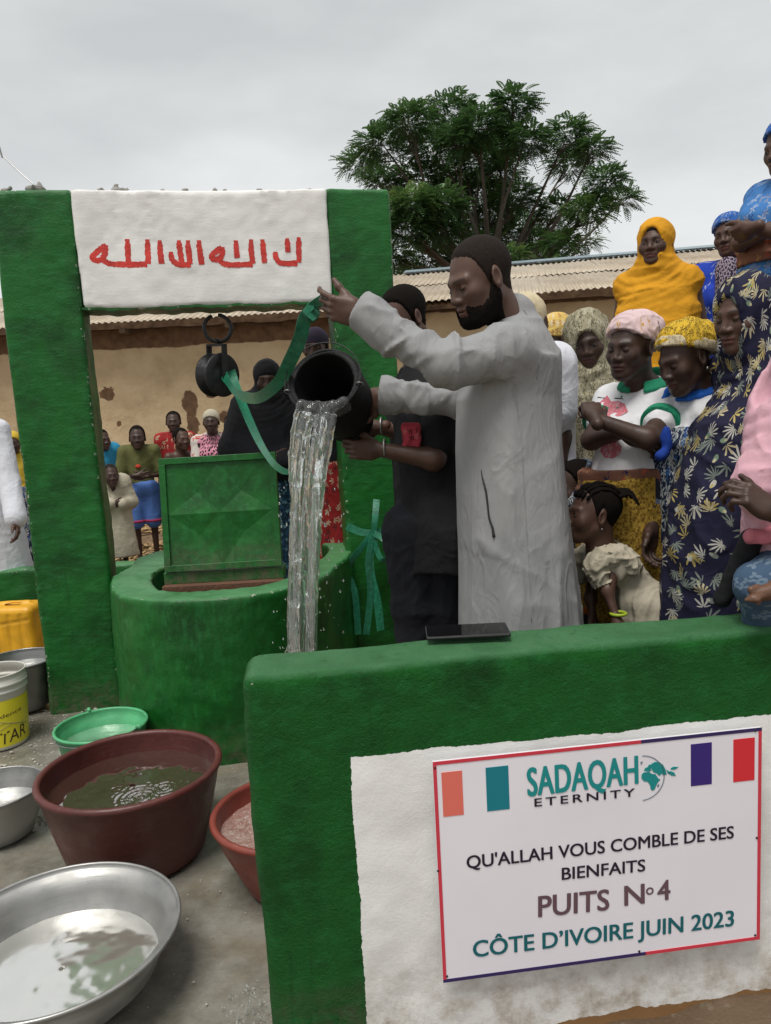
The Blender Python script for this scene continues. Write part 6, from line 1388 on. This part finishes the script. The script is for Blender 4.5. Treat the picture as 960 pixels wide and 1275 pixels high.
for i in range(5): q = b_2 + np.array([0, 0, .018 - .008 * i]) + np.array([.0, -.003 * i, 0]); ft.cap(q, q + (-.018 + .003 * i, -.004, -.004), .0085 - .0008 * i, k=.003)
V, Q = ft.mesh(.003); npmesh('foot', V, Q, M['skin_warm'], ba.root, attr={'lips': np.zeros(len(V)), 'brow': np.zeros(len(V))})

# ---- upper row, standing on the heaped earth behind
md = S(); md.ell((2.0, 4.6, .35), (1.9, 1.3, .72), k=0); md.ell((2.9, 4.2, .5), (1.6, 1.1, .78), k=.2); V, Q = md.mesh(.06, lambda P: vnoise(P * 4) * .05 + vnoise(P * 13) * .02); o = npmesh('earth_mound', V, Q, M['earth']); tag(o, kind='structure')
hp = D(816, 303, 3.85); p = Bod('w', 'woman in a bright yellow-orange veil standing higher than the others', base_of(hp, 240, 1.62, hp[2] - 1.51), 240, 1.62, WG, True, .011, .0042, 'skin'); p.head(hp, 235, 2, 0); p.build()
veil(p, M['yellow_veil'], drop=.55, spread=.218, ring=.006, grow=.014, open_=(.062, .09), vox=.008, f=(6, 6, 18), amp=.006, oz=-.004); skirt(p, M['blue_print'], p.j['pel'][2] + .15, (.2, .25))
V, Q = (lambda s: s.mesh(.005, cut=lambda x, y, z: np.maximum(-y + .0, .0 * x + .055 - z)))(S().ell((0, -.018, .035), (.082, .101, .09), k=0)); W, Q = p.place(V, Q, p.HM(), p.j['head'], p.hs); npmesh('under_cap', W, Q, M['black_cloth'], p.root)
hp = D(909, 294, 4.0); p = Bod('w', 'woman in blue headscarf and bright blue gown, partly behind the crossed arms', base_of(hp, 235, 1.6, hp[2] - 1.49), 235, 1.6, WG, True, .011, .0042, 'skin'); p.head(hp, 225, 3, 6); p.build(); wrap(p, M['head_blue'], .014, ((0, -.5, .87), .02), knot=((0, -.09, .0), (.06, .05, .06)))
s = S(); p.torso(s, .02, k=.02); p.shoulders(s, .03); p.arm(s, 'L', .035, .9); p.arm(s, 'R', .04, .9); s.loft([(p.base[2] + .05, p.base[0], p.base[1], .27, .23), (p.j['pel'][2], p.j['pel'][0], p.j['pel'][1], .22, .19), (p.j['neck'][2] - .12, p.j['neck'][0], p.j['neck'][1], .19, .14)], R(235), k=.04); p.cloth('gown', s, M['blue_gown'], .011)
s = S(); s.cap(p.j['neck'] + (0, 0, .0), p.P(.12, .13, 1.3), .06, .06, k=0); s.cap(p.P(-.17, .0, 1.33), p.P(-.24, .06, 1.0), .08, .1, k=.04); s.cap(p.P(.0, .1, 1.4), p.P(.02, .16, 1.15), .06, .07, k=.04); p.cloth('shawl', s, M['lilac_net'], .01)
hp = D(977, 184, 3.45); p = Bod('w', 'tallest woman in light blue patterned gown, arms crossed, at the top right', base_of(hp, 215, 1.68, hp[2] - 1.56), 215, 1.68, WG, True, .009, .0036, 'skin'); p.head(hp, 205, 12, 0); J = p.j
J['neck'] = D(985, 225, 3.5); J['shR'] = D(950, 250, 3.6); J['shL'] = D(1010, 250, 3.35); J['elR'] = D(922, 303, 3.45); J['wrR'] = D(966, 285, 3.25); J['elL'] = D(1000, 300, 3.15); J['wrL'] = D(938, 284, 3.15); J['pel'] = D(975, 355, 3.5)
p.hand['L'] = (D(920, 292, 3.22) - J['wrL'], -vw, dict(curl=(50, 55, 60, 60), thumb=(30, 15), spread=2)); p.hand['R'] = (D(985, 290, 3.2) - J['wrR'], -vw, dict(curl=(40, 45, 50, 50), thumb=(30, 15), spread=2)); p.build(); wrap(p, M['head_blue'], .014, ((0, -.5, .87), .03))
s = S(); p.torso(s, .02, k=.02); p.shoulders(s, .02); p.arm(s, 'L', .03, .22); p.arm(s, 'R', .03, .22); s.loft([(p.base[2] + .05, p.base[0], p.base[1], .27, .23), (J['pel'][2], J['pel'][0], J['pel'][1], .22, .19), (J['neck'][2] - .12, J['neck'][0], J['neck'][1], .17, .13)], R(215), k=.04); p.cloth('gown', s, M['sky_gown'], .009)
s = S(); s.loft([(J['pel'][2] + .1, J['pel'][0], J['pel'][1], .2, .17), (J['pel'][2] + .22, J['pel'][0], J['pel'][1], .2, .175)], R(215), k=0); p.cloth('sash', s, M['belly_print'], .01, amp=.012, f=(3, 3, 20))

# ---- girl in cream dress
hp = D(738, 640, 2.62); p = Bod('g', 'little girl in a soiled cream dress bending forward beside the floral gown', (hp[0] + .22, hp[1] + .1, G), 195, 1.08, None, True, .007, .0034, 'skin', hs=1.04); p.head(hp, 190, -6, 0); J = p.j
J['neck'] = D(757, 682, 2.66); J['pel'] = D(796, 742, 2.64); J['shL'] = D(768, 700, 2.58); J['shR'] = D(742, 698, 2.76); J['elL'] = D(756, 735, 2.55); J['wrL'] = D(768, 772, 2.52); J['elR'] = D(735, 745, 2.75); J['wrR'] = D(738, 770, 2.72)
J['hiL'] = J['pel'] + (.01, -.05, -.03); J['hiR'] = J['pel'] + (.01, .05, -.03)
for q, dy in (('L', -.06), ('R', .06)): J['kn' + q] = np.array([J['pel'][0] - .02, J['pel'][1] + dy, G + .2]); J['an' + q] = np.array([J['pel'][0] + .08, J['pel'][1] + dy, G + .05])
p.build(hair=(.006, 'hair', dict(plane=((0, -.6, .8), .006))))
s = S(); p.torso(s, .012, k=.02); p.shoulders(s, .012); d_ = nrm(J['pel'] - J['neck'])
for i in range(8): f_ = i / 7; c_ = J['pel'] + np.array([.02, 0, -.02]) + np.array([.13 * f_, -.05 * f_, -.3 * f_]); s.ell(c_, (.10 + .07 * f_, .095 + .06 * f_, .06), k=.05)
p.cloth('dress', s, M['girl_dress'], .0055, amp=.009, f=(16, 16, 3))
s = S()
for q in 'LR':
    c_ = J['sh' + q] + (-.015, -.012 if q == 'L' else .01, 0.0)
    for a in np.linspace(-2.2, 1.4, 9): s.ell(c_ + np.array([.055 * math.sin(a), 0, .045 * math.cos(a) - .02]), (.03, .045, .03), k=.015)
p.cloth('ruffle_sleeve', s, M['cream_cloth'], .0045, amp=.008, f=(30, 30, 30), amp2=.006, f2=45)
s = S(); s.cap(D(790, 700, 2.62), D(775, 716, 2.56), .006).cap(D(790, 700, 2.62), D(800, 720, 2.62), .005, k=.005).ell(D(790, 700, 2.62), (.014, .01, .01), k=.004); V, Q = s.mesh(.003); npmesh('waist_bow', V, Q, M['cream_cloth'], p.root)
MB().tube([D(770, 764, 2.525) + np.array([.024 * math.cos(a), .024 * math.sin(a), .0]) for a in np.linspace(0, 2 * PI, 20)], .0055, 8).build('wristband', pigment('lime wristband', (.32, .42, .03), .4), p.root, smooth=True)
# braids: rows across the skull with tufts at the back
mb = MB(); hm = p.HM(); H = p.H
for i in range(7):
    x = (i - 3) * .019; pts = []
    for a in np.linspace(.35, 2.5, 12):
        rx = math.sqrt(max(0, 1 - (x / .085) ** 2)); pts.append(H((x, -.018 + math.cos(a) * .101 * rx, .035 + math.sin(a) * .090 * rx)))
    mb2 = MB().tube(pts, [.005 + .003 * math.sin(k * 2.2) for k in range(12)], 6); mb2.build('braid', M['hair'], p.root, smooth=True)
    e_ = pts[-1]; MB().tube(spline([e_, e_ + hm @ np.array([x * .3, -.03, .01]), e_ + hm @ np.array([x * .8, -.05, -.02])], 4), np.linspace(.009, .004, 9), 6).build('braid', M['hair'], p.root, smooth=True)
V, Q = S().ell(H((.083, -.006, -.05)), (.003, .003, .004)).mesh(.0015); npmesh('earring', V, Q, M['alu'], p.root)
# second child behind
hp = D(716, 606, 3.02); p = Bod('g', 'child with dark braided hair squeezed between grey robe and olive veil', base_of(hp, 200, 1.15, G), 200, 1.2, None, True, .01, .004, 'skin_dark'); p.head(hp, 195, 10); p.build(hair=(.010, 'hair', dict(plane=((0, -.6, .8), .0), bumpy=.005, fine=40)))
s = S(); p.torso(s, .015, k=.02); p.shoulders(s, .015); p.arm(s, 'L', .015, .3); p.arm(s, 'R', .015, .3); p.cloth('shirt', s, M['blue_print'], .01)

# ---- woman in black veil behind the well
hp = D(333, 471, 4.95); p = Bod('w', 'woman in black veil with black headband standing behind the open well cover', base_of(hp, 275, 1.66, .33), 275, 1.66, None, True, .012, .0048, 'skin'); p.head(hp, 275, 12, 0); J = p.j
J['elL'] = p.P(.24, .08, 1.1); J['elR'] = p.P(-.24, .08, 1.1); J['wrL'] = p.P(.03, .26, 1.0); J['wrR'] = p.P(-.02, .27, 1.03); p.hand = {'L': (-p.l, p.f), 'R': (p.l, p.f)}
p.build(eyes='down')
def bv(s, p):
    J = p.j
    for q in 'LR': s.cap(J['sh' + q], J['el' + q], .09, .1, k=.06); s.cap(J['el' + q], J['wr' + q] * .8 + J['el' + q] * .2, .09, .07, k=.06)
veil(p, M['black_veil'], drop=.5, spread=.24, grow=.008, open_=(.056, .062), vox=.009, amp=.008, extra=bv, oz=-.03)
p.shell('headband', .012, M['black_cloth'], plane=((0, -.25, .97), .022), bumpy=.001, vox=.005); skirt(p, M['teal_print'], J['pel'][2] + .05, (.2, .25))
# ---- person in purple cap behind the bucket
hp = D(393, 432, 4.9); p = Bod('w', 'person in a dark purple cap standing behind the black bucket', base_of(hp, 265, 1.75, .33), 265, 1.76, None, True, .013, .0048, 'skin'); p.head(hp, 262, 8); p.build(eyes='down')
p.shell('cap', .010, M['purple_cap'], plane=((0, -.25, .97), .008), bumpy=.0008, vox=.005); blouse(p, M['black_cloth'], p.j['pel'][2] - .02, .015, .9, vox=.012); skirt(p, M['red_print'], p.j['pel'][2] + .03, (.2, .25))

# ---- children and others on the far left
KG = 'children watching beyond the well'
def kid(px, py, ph, d, h, yaw, label, skin='skin_dark', hy=None, pit=0, arms=None):
    hp = D(px, py, d); p = Bod('k', label, base_of(hp, yaw, h, .33), yaw, h, KG, False, .014, .0055, skin, hs=ph); p.head(hp, hy if hy is not None else yaw, pit); p.base[2] = .33
    if arms == 'clasp': p.j.update(elL=p.P(.24, .02, 1.08), elR=p.P(-.24, .02, 1.08), wrL=p.P(.05, .22, 1.08), wrR=p.P(-.04, .23, 1.1)); p.hand = {'L': (-p.l, p.f), 'R': (p.l, p.f)}
    return p
cap_hair = (.006, 'hair', dict(plane=((0, -.6, .8), .006), vox=.006))
p = kid(171, 545, 1.0, 6.9, 1.28, 285, 'boy in olive t-shirt and blue shorts standing barefoot with clasped hands', arms='clasp'); p.build(hair=cap_hair, eyes='far')
blouse(p, M['olive_tee'], p.j['pel'][2] - .06, .014, .42, vox=.012)
s = S(); p.legs(s, .035, .46); s.ell(p.j['pel'], (.14, .11, .1), k=.03); p.cloth('shorts', s, M['blue_short'], .012)
for q in 'LR':
    J = p.j; c_ = J['hi' + q] + (J['kn' + q] - J['hi' + q]) * .9; V, Q = S().cap(c_ + (0, 0, -.012), c_ + (0, 0, .012), .083).mesh(.01, cut=lambda x, y, z: np.abs(z - c_[2]) - .014 + 0 * x + 0 * y); npmesh('shorts_hem', V, Q, fabric('magenta hem', (.35, .04, .1)), p.root)
c_ = p.P(-.02, .15, 1.2); V, Q = S().ell(p.P(-.02, .118, 1.2), (.026, .008, .018)).mesh(.005); npmesh('shirt_print', V, Q, fabric('red print', (.5, .05, .03)), p.root)
p = kid(138, 592, .98, 6.2, 1.02, 300, 'small child in a long open cream robe holding its front', arms='clasp'); p.build(hair=(.003, 'stubble'), eyes='far')
s = S(); p.torso(s, .02, k=.02); p.shoulders(s, .02); p.arm(s, 'L', .03, .92); p.arm(s, 'R', .03, .92); s.loft([(p.base[2] + .22, p.base[0], p.base[1], .17, .15), (p.j['pel'][2] + .1, p.j['pel'][0], p.j['pel'][1], .13, .11)], R(300), k=.04); s.ell(p.P(0, .16, 1.33), (.05, .06, .1), k=.01, op='s'); p.cloth('robe', s, M['cream_cloth'], .011)
p = kid(127, 548, 1.0, 7.3, 1.3, 320, 'child in blue and white shirt mostly hidden behind the left pillar'); p.build(hair=cap_hair, eyes='far'); blouse(p, M['tee_blue'], p.j['pel'][2] - .05, .025, .45, vox=.013); s = S(); p.legs(s, .03, .6); s.ell(p.j['pel'], (.14, .11, .1), k=.03); p.cloth('trousers', s, M['dark_blue_pants'], .014)
p = kid(216, 525, .98, 7.6, 1.38, 280, 'child in dark top standing behind the shirtless one'); p.build(hair=cap_hair, eyes='far'); blouse(p, M['red_print'], p.j['pel'][2] - .05, .02, .45, vox=.013); s = S(); p.legs(s, .03, .6); s.ell(p.j['pel'], (.14, .11, .1), k=.03); p.cloth('trousers', s, M['dark_blue_pants'], .014)
p = kid(226, 547, 1.0, 6.9, 1.2, 300, 'shirtless toddler standing next to the girl in a white scarf', 'skin', hy=310); p.build(hair=cap_hair, eyes='far'); s = S(); p.legs(s, .03, .4); s.ell(p.j['pel'], (.14, .11, .1), k=.03); p.cloth('shorts', s, M['dark_blue_pants'], .012)
p = kid(263, 525, .98, 6.8, 1.34, 275, 'girl with white headscarf, flowered shawl and pink dotted dress'); p.fem = True; p.build(eyes='far'); blouse(p, M['pink_dress'], p.j['pel'][2] - .1, .02, .3, vox=.012); skirt(p, M['pink_dress'], p.j['pel'][2] + .1, (.14, .18))
p.shell('headscarf', .012, M['cream_cloth'], plane=((0, -.6, .8), -.005), vox=.006); s = S()
for q, sg_ in (('L', 1), ('R', -1)): s.cap(p.j['neck'] + (0, .02, 0), p.j['sh' + q] + (0, 0, .01), .05, .06, k=.03); s.cap(p.j['sh' + q], p.P(sg_ * .19, .07, 1.05), .065, .055, k=.03)
p.cloth('shawl', s, M['scarf_red'], .01, amp=.008)
hp = D(285, 528, 7.4); p = kid(287, 529, .95, 7.5, 1.3, 270, 'child whose head just shows behind the girl with the flowered shawl'); p.build(hair=cap_hair, eyes='far'); blouse(p, M['black_cloth'], p.j['pel'][2] - .1, .02, .45, vox=.013)
p = kid(16, 552, .98, 6.9, 1.25, 290, 'child in yellow headscarf at the left edge behind the white robe'); p.build(eyes='far'); p.shell('headscarf', .014, M['yellow_cloth'], plane=((0, -.7, .7), -.012), vox=.006)
blouse(p, M['yellow_cloth'], p.j['pel'][2] + .05, .03, .45, vox=.012); skirt(p, M['blue_print'], p.j['pel'][2] + .1, (.15, .19))
# man in white robe cut by the left edge
p = Bod('m', 'man in a white robe cut off by the left edge, one hand hanging', D(-22, 740, 5.95) * (1, 1, 0) + (0, 0, .33), 300, 1.74, None, False, .012, .006, 'skin'); J = p.j
J['head'] = D(-40, 480, 5.95); p.head(J['head'], 300, 0); J['neck'] = D(-36, 512, 5.95); J['pel'] = D(-20, 620, 5.95); J['shL'] = D(-3, 536, 5.9); J['shR'] = D(-70, 536, 6.); J['elL'] = D(12, 600, 5.85); J['wrL'] = D(20, 648, 5.75); J['elR'] = D(-80, 600, 6.); J['wrR'] = D(-80, 650, 5.9)
p.build(hair=cap_hair, eyes='far'); s = S(); p.torso(s, .02, k=.02); p.shoulders(s, .02); p.arm(s, 'L', .03, .97, flare=.02); p.arm(s, 'R', .03, .97, flare=.02); s.loft([(.5, J['pel'][0], J['pel'][1], .3, .26), (J['pel'][2], J['pel'][0], J['pel'][1], .22, .19), (J['neck'][2] - .15, J['neck'][0], J['neck'][1], .19, .13)], R(300), k=.04); p.cloth('robe', s, M['white_robe'], .012)
